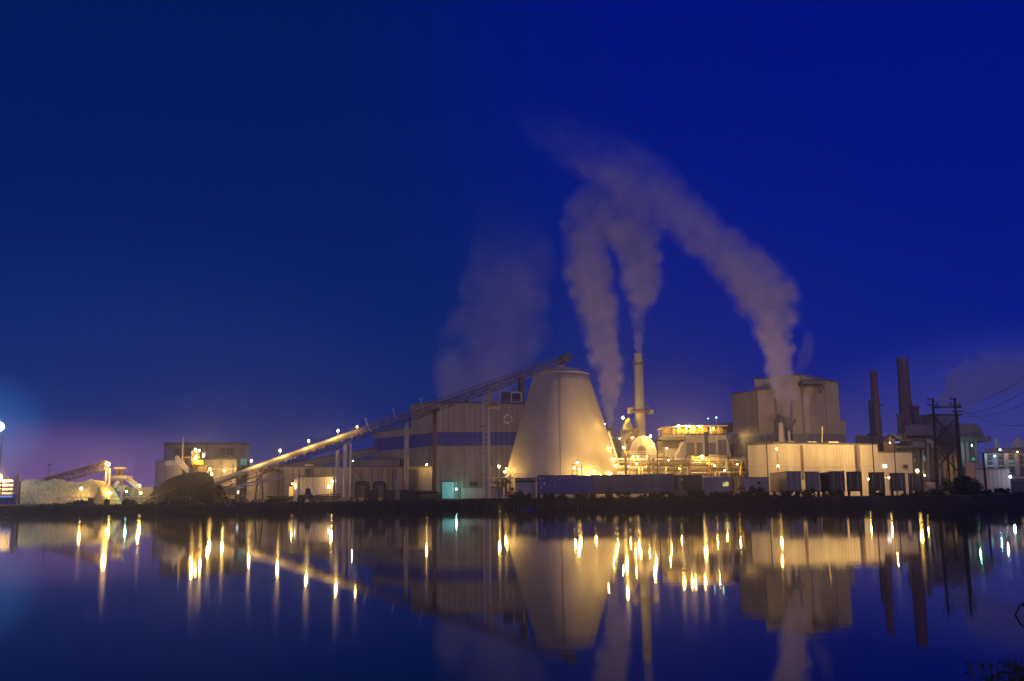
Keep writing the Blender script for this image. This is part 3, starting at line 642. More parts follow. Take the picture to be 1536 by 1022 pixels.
# wheel loader
def loader(px, D, s, label, flip=1):
    q = P(px, 750, D); o = Vector((q.x, D, G)); t = T('wheel_loader', label, 'loader', o, 'vehicles parked along the dark yard edge')
    f = lambda x, y, z: (o.x+flip*x*s, o.y+y*s, o.z+z*s)
    mb = M(); mb.hexa([f(-2.2, -.8, .7), f(1, -.8, .7), f(1, .8, .7), f(-2.2, .8, .7)], [f(-2.1, -.7, 1.7), f(.8, -.7, 1.9), f(.8, .7, 1.9), f(-2.1, .7, 1.7)]); mb.build('body', 'dark_steel', t)
    mb = M(); mb.hexa([f(-.6, -.7, 1.8), f(.8, -.7, 1.8), f(.8, .7, 1.8), f(-.6, .7, 1.8)], [f(-.4, -.6, 3.2), f(.6, -.6, 3.2), f(.6, .6, 3.2), f(-.4, .6, 3.2)]); mb.build('cab', 'dark_glass', t)
    mb = M(); mb.bar(f(.8, 0, 1.6), f(2.6, 0, .6), .4*s); mb.build('arm', 'dark_steel', t)
    mb = M(); mb.hexa([f(2.4, -1.2, .1), f(3.3, -1.2, .1), f(3.3, 1.2, .1), f(2.4, 1.2, .1)], [f(2.4, -1.2, 1.2), f(2.8, -1.2, 1.2), f(2.8, 1.2, 1.2), f(2.4, 1.2, 1.2)]); mb.build('bucket', 'rust_steel', t)
    for x in (-1.5, 1.1):
        for y in (-1, 1): mb = M(); mb.tube(f(x, y-.25, .72), f(x, y+.25, .72), .72*s, 16); w_ = mb.build('wheel', 'rubber', t); mb = M(); mb.tube(f(x, y-.28, .72), f(x, y+.28, .72), .3*s, 10); mb.build('hub', 'rust_steel', w_)
    return t
loader(462, 238, 1.0, 'dark wheel loader parked before the white annex')
loader(273, 225, .85, 'small wheel loader in shadow before the huge bark heap', -1)
# scrap beams on the ground before annex
def lumber(px, D, n, label, L_=5, mat='timber', z=0):
    q = P(px, 750, D); t = T('timber_stack', label, 'timber stack', (q.x, D, G), 'timber stacks on the yard')
    for i in range(n):
        x = q.x+random.uniform(-.6, .6); mb = M(); mb.bar((x-L_/2, D+random.uniform(-.6, .6), G+.2+i*.28), (x+L_/2, D+random.uniform(-.6, .6), G+.2+i*.28+random.uniform(-.1, .25)), .35, .26); mb.build('beam', mat, t)
lumber(418, 232, 5, 'stack of beams right of the A shaped bent'); lumber(489, 236, 6, 'stack of beams under the annex lamp', 6, 'rust_steel'); lumber(640, 230, 8, 'ragged beam stack left of the teal doorway', 6)
# tall dark covered bins and skips
def skip(px0, px1, py, D, label, tall=False, mat='trailer_dark'):
    a, b = P(px0, py, D), P(px1, py, D); t = T('covered_bin' if tall else 'skip', label, 'bin' if tall else 'skip', ((a.x+b.x)/2, D, G), 'tall dark bins in front of the warehouse' if tall else 'low dark skips on the yard edge')
    w_ = (b.x-a.x); c = (a.x+b.x)/2; y0, y1 = D, D+(5 if tall else 3)
    k = .12*w_ if tall else .04*w_
    mb = M()
    if tall:
        ring = lambda y: [Vector((c+x, y, z)) for x, z in ((-w_/2, G+.8), (w_/2, G+.8), (w_/2*.97, a.z-.9), (w_/2*.8, a.z), (-w_/2*.8, a.z), (-w_/2*.97, a.z-.9))]
        mb.hexa(ring(y0), ring(y1)); mb.build('body', mat, t)
        mb = M(); mb.box(c-w_*.33, y0-.12, G+1.2, c+w_*.33, y0-.01, a.z-1.0); mb.build('door', 'brown_clad', t)
        for s_ in (-1, 1): mb = M(); mb.tube((c+s_*w_*.3-.2, y0+1, G+.45), (c+s_*w_*.3+.2, y0+1, G+.45), .45, 12); mb.build('wheel', 'rubber', t)
        mb = M(); mb.box(c-w_*.3, y0-.2, G+.75, c+w_*.3, y0-.02, G+1.0); mb.build('marker_strip', 'yellow_paint', t)
    else:
        mb.hexa([Vector((c-w_/2+k, y0, G)), Vector((c+w_/2-k, y0, G)), Vector((c+w_/2-k, y1, G)), Vector((c-w_/2+k, y1, G))], [Vector((c-w_/2, y0, a.z)), Vector((c+w_/2, y0, a.z)), Vector((c+w_/2, y1, a.z)), Vector((c-w_/2, y1, a.z))]); mb.build('body', mat, t)
        mb = M(); mb.box(c-w_/2-.08, y0-.1, a.z-.15, c+w_/2+.08, y1+.1, a.z+.04); mb.build('rim', 'dark_steel', t)
        for x in (-.3, 0, .3): mb = M(); mb.box(c+x*w_-.08, y0-.12, G+.1, c+x*w_+.08, y0-.0, a.z-.15); mb.build('rib', 'dark_steel', t)
    return t
skip(532, 551, 722, 245, 'left of two tall dark covered bins against the warehouse', True)
skip(559, 579, 722, 245, 'right of two tall dark covered bins against the warehouse', True)
skip(551, 566, 735, 226, 'dark skip between the two tall bins'); skip(577, 592, 735.5, 226, 'dark skip right of the tall bins'); skip(599, 622, 735, 226, 'widest dark skip below the single column')
skip(1196, 1200, 733, 205, 'narrow dark skip between two parked trailers') if False else None

# ================================================================== STRIPED BUILDING
t = T('striped_building', 'huge clad building with broad blue band behind the conveyor', 'building', P(652, 750, 286))
wl, pts = mass([(617, 297, 609.5), (652, 286, 604.5), (796, 290, 607)], 30, 'clad', t, rt=.5)
zt, zb = P(652, 648.5, 286).z, P(652, 669, 286).z
band(t, pts, zt, zb, 0, 'clad_blue')
w2 = poly_front([(561, 314, 653), (617, 297, 643)]); ring = w2+[p+Vector((14, 26, 0)) for p in w2[::-1]]
z2 = w2[1].z; ring = [Vector((p.x, p.y, z2)) for p in ring]
mb = M(); mb.hexa([Vector((p.x, p.y, G)) for p in ring], ring); mb.build('lower_wing', 'clad', t)
mb = M(); mb.hexa([p+Vector((0, 0, .02)) for p in ring], [p+Vector((0, 0, .5)) for p in ring]); mb.build('roof', 'roofing', t)
band(t, [Vector(p) for p in w2], zt, zb, 0, 'clad_blue')
patch(t, 'downpipe', 'dark_steel', 651, 608, 653, 745, 285.7, .2)
f = patch(t, 'lit_doorway', 'window_teal', 663.5, 723, 681, 748, 286.1, .12); patch(f, 'door_frame', 'dark_steel', 662.5, 721.8, 682, 723, 285.9, .2)
patch(t, 'pale_panel', 'white_paint', 692, 732, 728, 748, 286.8, .15)
patch(t, 'louvre', 'dark_steel', 705, 723, 717, 729, 286.9, .15)
for x0_, y0_, x1_, y1_, m_ in ((668, 690, 671, 697, 'dark_steel'), (700, 618, 706, 622, 'dark_steel'), (671, 612, 674, 616, 'dark_steel'), (742, 612, 746, 618, 'rust_steel'), (690, 712, 696, 716, 'dark_steel'), (707, 690, 709, 722, 'rust_steel')): patch(t, 'vent', m_, x0_, y0_, x1_, y1_, 286.6+(x0_-652)*.028, .15)
q0, q1 = P(699, 600, 296), P(703, 606, 296); mb = M(); mb.box(q0.x, 295, q1.z-1, q1.x, 297, q0.z); mb.build('roof_vent', 'dark_steel', t)
# recycling mark : three bent arrows
def recyc(cx, cy, D, r, parent):
    c = P(cx, cy, D); mb = M()
    for k in range(3):
        a0 = math.pi/2+k*2*math.pi/3
        def pt(a, rr): return Vector((c.x+rr*math.cos(a), D, c.z+rr*math.sin(a)))
        c0 = pt(a0-.25, r*.95); c1 = pt(a0+.25, r*.95); e = pt(a0+2*math.pi/3-.75, r*.92)
        for s_, e_ in ((c0, c1), (c1, c1.lerp(e, .62))):
            mb.bar(s_, e_, .14, r*.34)
        h0 = c1.lerp(e, .60); d = (e-c1).normalized(); n = Vector((-d.z, 0, d.x))
        tri = [h0+n*r*.36, h0-n*r*.36, h0+d*r*.5]
        mb.hexa([p+Vector((0, -.07, 0)) for p in tri], [p+Vector((0, .07, 0)) for p in tri])
    return mb.build('recycling_mark', 'white_mark', parent)
stained('white_mark', (.6, .6, .6), (.8, .8, .78))
recyc(762, 629, 288.8, 1.3, t)
D = 288
t2 = T('roof_penthouse', 'dark plant box with pale framed opening on the striped roof', 'roof plant', P(775, 606, 292))
q0, q1 = P(752, 589, 294), P(783, 608, 294); mb = M(); mb.box(q0.x, 293, q1.z-1, q1.x, 300, q0.z); mb.build('box', 'dark_steel', t2)
mb = M(); a, b = P(767, 589, 291.5), P(782, 603, 291.5)
for s_, e_ in (((a.x, a.z), (b.x, a.z)), ((b.x, a.z), (b.x, b.z)), ((b.x, b.z), (a.x, b.z)), ((a.x, b.z), (a.x, a.z))): mb.bar((s_[0], 291.5, s_[1]), (e_[0], 291.5, e_[1]), .35)
mb.build('opening_frame', 'pale_steel', t2)
mb = M(); railing(mb, P(755, 606, 290.6), P(784, 606, 290.6), 1.1, 1.5); mb.build('handrail', 'pale_steel', t2)
q = P(781.5, 566, 300); t2 = T('dark_stack', 'short black stack behind the conveyor left of the cone', 'chimney', (q.x, 300, G)); mb = M(); mb.lathe((q.x, 300, 0), [(.95, G), (.9, q.z-.4), (1.0, q.z-.35), (1.0, q.z)], 16); mb.build('flue', 'dark_steel', t2); mb = M(); mb.lathe((q.x, 300, 0), [(1.05, q.z-4), (1.1, q.z-3.8), (1.05, q.z-3.6)], 16); mb.build('band', 'rust_steel', t2)
# grey lean-to in front of the wing (upper level)
t2 = T('lean_to_roof', 'low mauve clad block stepping down left of the striped building', 'building', P(560, 750, 300)); mass([(524, 306, 691), (600, 296, 689)], 12, 'mauve_clad', t2, rt=.25)
lamp(529.5, 691.5, 298, 60, 'tiny white lamp on the corner of the mauve block', WHT, 'wall', r=.2)
lamp(684.5, 734, 283, 158, 'greenish white lamp beside the teal doorway', GRN, 'wall', r=.42)
lamp(748.5, 700, 268, 750, 'orange lamp left of the cone above the pipework', SOD, 'thin', r=.5)
lamp(759.5, 703, 262, 210, 'upper of the two close lamps at the left foot of the cone', SOD, 'thin', r=.36)
lamp(757.5, 708, 260, 270, 'lower of the two close lamps at the left foot of the cone', SOD, 'thin', r=.42)
lamp(640, 697, 259, 500, 'shaded lamp over the warehouse roof near the striped building', SOD, 'none', r=.2)

# pipework in front of striped building, left of cone
D = 258
t = T('pipe_manifold', 'dark tangle of pipes and valves left of the cone foot', 'pipework', P(750, 750, D))
for i, (a, b, r_) in enumerate([((729, 717), (770, 717), .2), ((731, 724), (768, 724), .22), ((731, 723), (745, 730), .12), ((731, 731), (760, 731), .18), ((753, 712), (753, 745), .25), ((759, 716), (759, 745), .3), ((765, 712), (765, 740), .2), ((747, 722), (747, 745), .18), ((740, 717), (740, 748), .12)]):
    mb = M(); mb.tube(P(a[0], a[1], D+i*.3), P(b[0], b[1], D+i*.3), r_, 8); mb.build('pipe', ['pale_steel', 'rust_steel', 'pale_steel', 'rust_steel', 'dark_steel', 'dark_steel', 'rust_steel', 'dark_steel', 'pale_steel'][i], t)
for px, py in ((756, 728), (762, 722), (768, 734), (750, 736)):
    mb = M(); mb.ball(P(px, py, D-.6), .5, 10, 6); mb.build('valve', 'dark_steel', t)
for i, (px, py, sz, mt, lb, nm) in enumerate([(749.5, 738, 1.0, 'teal_paint', 'small pale blue box below the pipework', 'cabinet'), (762.5, 740, .9, 'red_paint', 'small red drum box beside the pipework', 'cabinet'), (767, 738.5, .75, 'yellow_paint', 'small yellow box at the right end of the pipework', 'cabinet')]):
    q = P(px, py, 240); t2 = T(nm, lb, 'cabinet', (q.x, 240, G), 'small painted cabinets beside the cone pipework'); mb = M(); mb.obox((q.x, 240, q.z), (sz, .8, .9)); mb.build('body', mt, t2)
    mb = M(); mb.bar((q.x, 240, G), (q.x, 240, q.z-.45), .5); mb.build('stand', 'dark_steel', t2)
t2 = T('yard_fence', 'low paling fence in front of the cone pipework', 'fence', P(750, 748, 236)); mb = M(); railing(mb, (P(725, 748, 236).x, 236, G), (P(782, 748, 236).x, 236, G), 1.2, .9, .05); mb.build('palings', 'pale_steel', t2)

# ================================================================== CONE
DC = 272
c0 = P(844, 705, DC); R0 = 166/2*(DC)/FPX*.985; z0 = c0.z
c1 = P(840.5, 562, DC); R1 = 84/2*DC/FPX*.985; z1 = c1.z
cx = c0.x
t = T('cone_silo', 'giant pale truncated cone silo glowing in the lamplight', 'silo', (cx, DC, G))
sl = (R0-R1)/(z1-z0); Rb = R0+sl*(z0-G)
prof = [(Rb, G)]+[(Rb+(R1-Rb)*k/14+ .28*math.sin(math.pi*k/14), G+(z1-G)*k/14) for k in range(1, 14)]+[(R1, z1)]
mb = M(); mb.lathe((cx, DC, 0), prof, 96, 0, Rb); mb.build('shell', 'cone_shell', t, smooth=True)
mb = M(); mb.lathe((cx, DC, 0), [(R1+.12, z1-.25), (R1+.15, z1+.05), (R1*.62, z1+1.3), (1.2, z1+2.0), (1.0, z1+2.6), (.1, z1+2.7)], 64); mb.build('cap', 'clad_plain', t)
mb = M(); mb.lathe((cx, DC, 0), [(Rb+.5, G), (Rb+.5, G+.9), (Rb+.1, G+.95)], 64); mb.build('base_ring', 'concrete', t)
def coneP(ang, z, off=0):
    k = (z-G)/(z1-G); r = Rb+(R1-Rb)*k+.28*math.sin(math.pi*k)+off; return Vector((cx+r*math.cos(ang), DC+r*math.sin(ang), z))
mb = M(); an = -math.pi/2-.08
pp = [coneP(an, G+1+i*(z1-G-1)/12, .12) for i in range(13)]
mb.path(pp, .045, 6); mb.build('cable_run', 'rust_steel', t)
mb = M(); pp = [coneP(-.15, G+2+i*(z1-G-2)/16, .35) for i in range(9)]
for p, q in zip(pp, pp[1:]): mb.bar(p, q, .5, .12); 
mb.build('side_stair', 'pale_steel', t)
mb = M(); pp = [coneP(-1.95+.08*i, G+3.5+.9*(4-i) , .1) for i in range(5)]; mb.path(pp, .05, 6); mb.build('hose', 'dark_steel', t)
zz = P(845, 716, DC-R0).z
mb = M(); rr = Rb+.2
for i in range(-14, 12):
    a0 = -math.pi/2+i*.1; a1 = a0+.1; railing(mb, coneP(a0, zz-.6, 1.3), coneP(a1, zz-.6, 1.3), 1.0, 1.5, .04)
mb.build('base_handrail', 'pale_steel', t)
# lamps around the cone foot
cl = [(866, 694, 253, 441, 'lamp on top of the cage before the cone', .4), (861, 702, 253, 315, 'lamp on the left side of the cage before the cone', .35), (869.5, 705, 253.5, 315, 'lamp inside the cage before the cone', .5),
      (892, 707, 256, 500, 'lamp at the cone foot right of the cage', .42), (885, 711, 255.5, 600, 'low lamp at the cone foot between cage and first bright lamp', .3), (901, 711.5, 257, 378, 'low lamp second from the right at the cone foot', .3),
      (922.5, 707, 266, 392, 'lamp at the right end of the cone foot', .36), (916, 711, 262, 490, 'low rightmost lamp before the cone edge', .3),
      (907, 636, 264, 110, 'topmost small lamp on the right edge of the cone', .22), (916.5, 672, 265.5, 160, 'upper middle lamp on the right edge of the cone', .25), (920.5, 688, 266, 200, 'lower middle lamp on the right edge of the cone', .28), (924, 698, 266.5, 200, 'lowest small lamp on the right edge of the cone', .28)]
for px, py, D, pw, lb, r_ in cl: lamp(px, py, D, pw, lb, SOD, 'none', r=r_, group='lamps around the foot of the cone')
t = T('lamp_cage', 'square steel cage with lamps standing before the cone', 'lamp cage', P(866, 715, 253.5))
mb = M(); a, b = P(858, 697, 254), P(873, 716, 254)
for x in (a.x, (a.x+b.x)/2, b.x):
    for y in (253.2, 255): mb.bar((x, y, G), (x, y, a.z), .12)
for z in (a.z, (a.z+b.z)/2, b.z): mb.bar((a.x, 253.2, z), (b.x, 253.2, z), .12); mb.bar((a.x, 255, z), (b.x, 255, z), .12)
mb.build('frame', 'dark_steel', t)
# small tank + flat roof left of blue trailer
D = 214
c = P(789, 740, D); t = T('squat_tank', 'squat beige tank with dark rim left of the blue trailer', 'tank', (c.x, D, G)); r_ = (P(805, 735, D).x-P(773, 735, D).x)/2; zt = P(789, 724, D-r_).z
mb = M(); mb.lathe((c.x, D, 0), [(r_, G), (r_, zt)], 30); mb.build('shell', 'clad_plain', t); mb = M(); mb.lathe((c.x, D, 0), [(r_+.08, zt), (r_+.08, zt+.5), (.1, zt+.7)], 30); mb.build('lid', 'dark_steel', t)
t = T('service_platform', 'narrow lit service platform above the squat tank', 'platform', P(790, 716, 230)); mb = M(); q0, q1 = P(772, 717, 230), P(806, 719.5, 230); mb.box(q0.x, 229, q1.z, q1.x, 231, q0.z); mb.build('deck', 'rust_steel', t); mb = M(); railing(mb, (q0.x, 229, q0.z), (q1.x, 229, q0.z), .9, .8); mb.build('handrail', 'pale_steel', t)
for px in (774, 790, 804): q = P(px, 720, 230); mb = M(); mb.bar((q.x, 230, G), (q.x, 230, q.z), .2); mb.build('leg', 'dark_steel', t)
# ================================================================== TRAILERS AND CONTAINERS
def trailer(pxl, pxr, pyt, D, length, ang, label, mat='trailer_grey', kind='semi_trailer', door=True, wheels=True):
    a, b = P(pxl, pyt, D), P(pxr, pyt, D); w_ = b.x-a.x; c = Vector(((a.x+b.x)/2, D, G)); H = a.z
    t = T(kind, label, 'trailer', c, 'trailers parked along the yard edge')
    d = Vector((math.sin(ang), math.cos(ang), 0)); r = Vector((d.y, -d.x, 0)); zb = G+1.15 if wheels else G+.15
    def pt(x, y, z): return c+r*x+d*y+Vector((0, 0, z-G))
    def blk(x0, y0, z0, x1, y1, z1): q = [pt(x0, y0, z0), pt(x1, y0, z0), pt(x1, y1, z0), pt(x0, y1, z0)]; mb_ = M(); mb_.hexa(q, [p+Vector((0, 0, z1-z0)) for p in q]); return mb_
    blk(-w_/2, 0, zb, w_/2, length, H).build('box', mat, t)
    blk(-w_/2-.05, -.06, H-.12, w_/2+.05, length+.05, H+.05).build('roof_rail', 'dark_steel', t)
    blk(-w_/2-.03, -.1, zb-.2, w_/2+.03, length, zb-.01).build('chassis', 'dark_steel', t)
    if door:
        for s_ in (-1, 1):
            x0, x1 = (-w_/2+.1, -.04) if s_ < 0 else (.04, w_/2-.1); dd = blk(x0, -.05, zb+.1, x1, -.004, H-.2).build('door', mat, t)
            blk((x0+x1)/2-.05, -.1, zb+.2, (x0+x1)/2+.05, -.055, H-.3).build('lock_bar', 'steel', dd)
    if wheels:
        for y in (1.6, 3.0, length-2.2):
            for s_ in (-1, 1):
                mb = M(); mb.tube(pt(s_*(w_/2-.5), y, G+.5), pt(s_*(w_/2-.05), y, G+.5), .5, 14); mb.build('wheel', 'rubber', t)
    return t
rad = lambda px: math.atan((px-768)/FPX)
trailer(1180, 1201, 707.5, 200, 15, .03, 'pale trailer showing its lit long side, leftmost of the parked row', 'trailer_white')
trailer(1207.5, 1228.5, 708, 203, 14, rad(1218)-.01, 'pinkish trailer end beside the leftmost parked trailer', 'trailer_white')
trailer(1244, 1266, 707.5, 201, 14, .16, 'dark trailer with a tan side left of a narrow lit gap', 'trailer_grey')
trailer(1269.5, 1291.5, 708, 202, 14, rad(1280)+.0, 'dark trailer end right of the narrow lit gap', 'trailer_dark')
trailer(1303, 1325.5, 709, 201, 14, rad(1314)+.0, 'dark trailer end standing behind the lamp pole base', 'trailer_dark')
trailer(1334.5, 1356.5, 710, 201, 14, rad(1345)+.0, 'dark trailer end between two lit strips of wall', 'trailer_grey')
trailer(1362.5, 1384, 710.5, 201, 14, rad(1373)+.0, 'rightmost dark trailer end below the amber lamp', 'trailer_grey')
trailer(1116, 1152, 716.5, 208, 3, 0, 'low mauve box trailer between the cabin and the parked row', 'pink_board', door=False)
patch(bpy.data.objects['semi_trailer.007'], 'window', 'dark_glass', 1136, 722, 1140, 727, 207.94)
trailer(806, 867, 713.5, 206, 2.6, 0, 'weathered blue box trailer with small pale marks before the cone', 'blue_paint', door=False, wheels=True)
tb = [o for o in COL.objects if o.name.startswith('semi_trailer') and o.parent is None][-1]
mb = M()
for k in range(26):
    px = 811+random.random()*22; py = 722+random.random()*10 if k < 14 else 717+random.random()*3; q = P(px, py, 205.95)
    if k >= 14: q = P(810+(k-14)*4.5, 716+random.random()*2, 205.95)
    mb.bar(q, q+Vector((random.uniform(-.12, .16), 0, random.uniform(-.45, .45))), .10, .08)
mb.build('pale_marks', 'white_mark', tb)  # short pale bars scattered over the trailer side
trailer(867.5, 889, 713.5, 206.5, 2.6, 0, 'deep blue container butted between the two long trailers', 'deep_blue_paint', 'container', door=False)
trailer(889.5, 1010, 713, 206, 2.8, 0, 'very long slate blue trailer before the fan house', 'slate_paint' if 'slate_paint' in MATS else 'trailer_grey', door=False) if False else None
stained('slate_paint', (.055, .05, .11), (.12, .10, .15), rib=1.3, rough=.45)
trailer(889.5, 1010, 713, 206, 2.8, 0, 'very long slate blue trailer before the fan house', 'slate_paint', door=False)
D = 207
t = T('container', 'dark container with open lit brown end beside the long trailer', 'container', P(1022, 750, D), 'trailers parked along the yard edge')
a, b = P(1011, 713.5, D), P(1029, 713.5, D); mb = M(); mb.box(a.x, D, G+.2, b.x, D+6, a.z); mb.build('box', 'rust_steel', t); patch(t, 'door', 'trailer_dark', 1011, 714, 1016, 735, D-.02); patch(t, 'door', 'trailer_dark', 1024.5, 714, 1029, 735, D-.02); patch(t, 'sticker', 'white_mark', 1021, 718, 1023.5, 721, D-.02); patch(t, 'roof_rail', 'dark_steel', 1010.5, 712.8, 1029.5, 713.8, D-.05)
t = T('ribbed_container', 'dark ribbed container just left of the small cabin', 'container', P(1041, 750, D), 'trailers parked along the yard edge')
a, b = P(1030, 713, D), P(1053, 713, D); mb = M(); mb.box(a.x, D, G+.2, b.x, D+6, a.z); mb.build('box', 'trailer_dark', t)
for k in range(7): patch(t, 'rib', 'trailer_grey', 1031+k*3.2, 714.5, 1032+k*3.2, 735, D-.02)
D = 212
t = T('site_cabin', 'small mauve site cabin with pale roof and lit yellow window', 'cabin', P(1077, 750, D))
a, b = P(1054, 717, D), P(1100, 717, D); mb = M(); mb.box(a.x, D, G, b.x, D+3, a.z); mb.build('wall', 'pink_board', t)
mb = M(); mb.hexa([Vector((a.x-.2, D-.3, a.z)), Vector((b.x+.2, D-.3, a.z)), Vector((b.x+.2, D+3.2, a.z)), Vector((a.x-.2, D+3.2, a.z))], [Vector((a.x+.3, D-.2, a.z+.15)), Vector((b.x-3, D-.2, a.z+.12)), Vector((b.x-3.2, D+3, a.z+.45)), Vector((a.x+.5, D+3, a.z+.5))]); mb.build('roof', 'pale_steel', t)
f = patch(t, 'window', 'window_yellow', 1084.5, 723, 1092.5, 729.5, D-.02); patch(f, 'frame', 'dark_steel', 1084, 722.3, 1093, 723, D-.1); patch(f, 'pane', 'window_teal', 1084.6, 723.1, 1088, 726, D-.04); patch(t, 'corner_trim', 'dark_steel', 1099, 718, 1100.3, 735, D-.02)
t = T('gate_frame', 'yellow barred stair frame right of the site cabin', 'frame', P(1106, 750, 222)); mb = M()
for px in (1102, 1110): q = P(px, 714, 222); mb.bar((q.x, 222, G), (q.x, 222, q.z), .2)
for py in (714, 720, 726, 732): mb.bar(P(1102, py, 222), P(1110, py, 222), .15)
mb.bar(P(1102, 735, 222), P(1110, 715, 222), .2); mb.build('bars', 'yellow_paint', t)

# ================================================================== CENTRE: STACK, FAN HOUSE, PIPE RACK
DS = 300
q0 = P(961, 655, DS); q1 = P(957.6, 530.5, DS); r0 = 7.6*DS/FPX; r1 = 6.5*DS/FPX
t = T('main_stack', 'tall pale steel stack with platform ring between cone and tower', 'chimney', (q0.x, DS, G))
mb = M(); prof = []
for k in range(9):
    z = G+(q1.z-G)*k/8; r_ = (r0+.25)+(r1-r0-.25)*k/8
    prof += [(r_, z), (r_+.04, z+.25), (r_, z+.3)] if 0 < k < 8 else [(r_, z)]
mb.lathe((q0.x, DS, 0), prof, 28); mb.build('shaft', 'clad_plain', t)
for py, rr, hh_ in ((547, r1+.55, .35), (619, r0+1.6, .35)):
    z = P(957, py, DS).z; mb = M(); mb.lathe((q0.x, DS, 0), [(r1, z-.2), (rr, z-.1), (rr, z+hh_), (r1, z+hh_+.05)], 20); mb.build('platform_ring', 'rust_steel', t)
z = P(957, 619, DS).z+.3; mb = M()
for i in range(10):
    a0, a1 = i*math.pi/5, (i+1)*math.pi/5; railing(mb, (q0.x+(r0+1.5)*math.cos(a0), DS+(r0+1.5)*math.sin(a0), z), (q0.x+(r0+1.5)*math.cos(a1), DS+(r0+1.5)*math.sin(a1), z), 1.2, 1, .06)
mb.build('handrail', 'steel', t)
mb = M(); mb.bar((q0.x+.3, DS-r0-.3, G), (q0.x+.3, DS-r1-.35, q1.z-4), .35, .2); mb.build('ladder', 'steel', t)
mb = M(); mb.box(q0.x-r0-2.2, DS-.6, z-.6, q0.x-r0-.9, DS+.6, z+1); mb.box(q0.x+r0+.9, DS-.6, z-.8, q0.x+r0+2.4, DS+.6, z+.4); mb.build('sampling_cabinet', 'steel', t)
# fan house
D = 290
t = T('fan_housing', 'pale rounded fan housing with dark round inlet at the stack foot', 'fan', P(964, 715, D))
c = P(964.5, 681, D); rr = 18.8*D/FPX; n = 28
def arch(y, r_): return [Vector((c.x-r_, y, G+3))]+[Vector((c.x+r_*math.cos(math.pi-math.pi*i/n), y, c.z+r_*1.35*math.sin(math.pi*i/n))) for i in range(n+1)]+[Vector((c.x+r_, y, G+3))]
mb = M(); A_, B_ = arch(D, rr), arch(D+6, rr); mb.hexa(A_, B_); mb.build('casing', 'clad_plain', t)
mb = M(); A_, B_ = arch(D-.25, rr*1.02), arch(D+.02, rr*1.02)
for i in range(len(A_)-1):
    pi, pj = A_[i], A_[i+1]; mb.bar(pi, pj, .35, .35)
mb.build('flange', 'pale_steel', t)
c2 = P(963, 675, D-.4)
def arch2(y, r_): return [Vector((c2.x-r_, y, c2.z-1.6))]+[Vector((c2.x+r_*math.cos(math.pi-math.pi*i/14), y, c2.z+r_*math.sin(math.pi*i/14))) for i in range(15)]+[Vector((c2.x+r_, y, c2.z-1.6))]
mb = M(); mb.hexa(arch2(D-.5, 1.15), arch2(D-.05, 1.15)); mb.build('inlet', 'brown_clad', t)
mb = M(); mb.hexa([Vector(p) for p in (P(946, 690, D), P(958, 688, D), P(948, 667, D), P(922, 684, D))][:3]+[], [Vector(p)+Vector((0, 1, 0)) for p in (P(946, 690, D), P(958, 688, D), P(948, 667, D))]) if False else None
t = T('duct_house', 'boxy clad duct house with slanted duct left of the stack', 'building', P(938, 715, 296))
mass([(930, 299, 645), (948, 297, 645)], 6, 'clad_plain', t, rt=.25)
mb = M(); a, b = P(957, 643, 294), P(941, 664, 294); mb.bar(a, b, 1.2, 1.5); mb.build('slanted_duct', 'rust_steel', t)
mb = M(); q = P(942, 632, 297); mb.hexa([P(933, 645, 297), P(951, 645, 297), P(951, 645, 297)+Vector((0, 4, 0)), P(933, 645, 297)+Vector((0, 4, 0))], [P(938, 633, 297), P(944, 629, 297), P(944, 629, 297)+Vector((0, 4, 0)), P(938, 633, 297)+Vector((0, 4, 0))]); mb.build('hood', 'steel', t)
mb = M(); mb.bar(P(938, 634, 295.5), P(944, 629, 295.5), .8, .7); mb.build('yellow_hoist', 'yellow_paint', t)
t = T('dim_block', 'dim brown block in the gap between cone and fan housing', 'building', P(925, 715, 315)); mass([(908, 316, 656), (934, 315, 656)], 12, 'concrete_old', t)
mb = M(); railing(mb, P(910, 655, 314.6), P(932, 655, 314.6), 1.3, 1.2); mb.build('handrail', 'dark_steel', t)
q = P(915.5, 642, 306); t = T('small_stack', 'short steaming stack rising just right of the cone edge', 'chimney', (q.x, 306, G)); mb = M(); mb.lathe((q.x, 306, 0), [(.75, G), (.75, q.z-.5), (.9, q.z-.4), (.9, q.z)], 14); mb.build('flue', 'rust_steel', t); mb = M(); mb.lathe((q.x, 306, 0), [(1.1, q.z-3), (1.3, q.z-2.8), (1.1, q.z-2.6)], 14); mb.build('band', 'steel', t)
# connecting roof block between fan and precipitator
t = T('duct_block', 'long clad block with dark sloped roof right of the fan housing', 'building', P(1005, 715, 296))
mass([(984, 298, 661), (994, 296, 652), (1029, 296, 652)], 8, 'clad_plain', t, rt=.2)
mb = M(); mb.hexa([P(992, 671, 289), P(1022, 671, 289), P(1027, 661, 296), P(993, 661, 296)], [P(992, 670, 289), P(1022, 670, 289), P(1027, 660, 296), P(993, 660, 296)]); mb.build('sloped_roof', 'roofing', t)
mb = M(); mb.hexa([P(996, 690, 290), P(1020, 690, 290), P(1020, 690, 295), P(996, 690, 295)], [P(996, 672, 290), P(1020, 672, 290), P(1020, 672, 295), P(996, 672, 295)]); mb.build('lower_casing', 'clad_plain', t)
mb = M(); c = P(994, 692, 288.5)
for i in range(12): a0, a1 = math.pi*i/12, math.pi*(i+1)/12; mb.bar((c.x+2.2*math.cos(a0), 288.5, c.z+1.8*math.sin(a0)), (c.x+2.2*math.cos(a1), 288.5, c.z+1.8*math.sin(a1)), 1.6, .5)
mb.build('curved_duct', 'clad_plain', t)
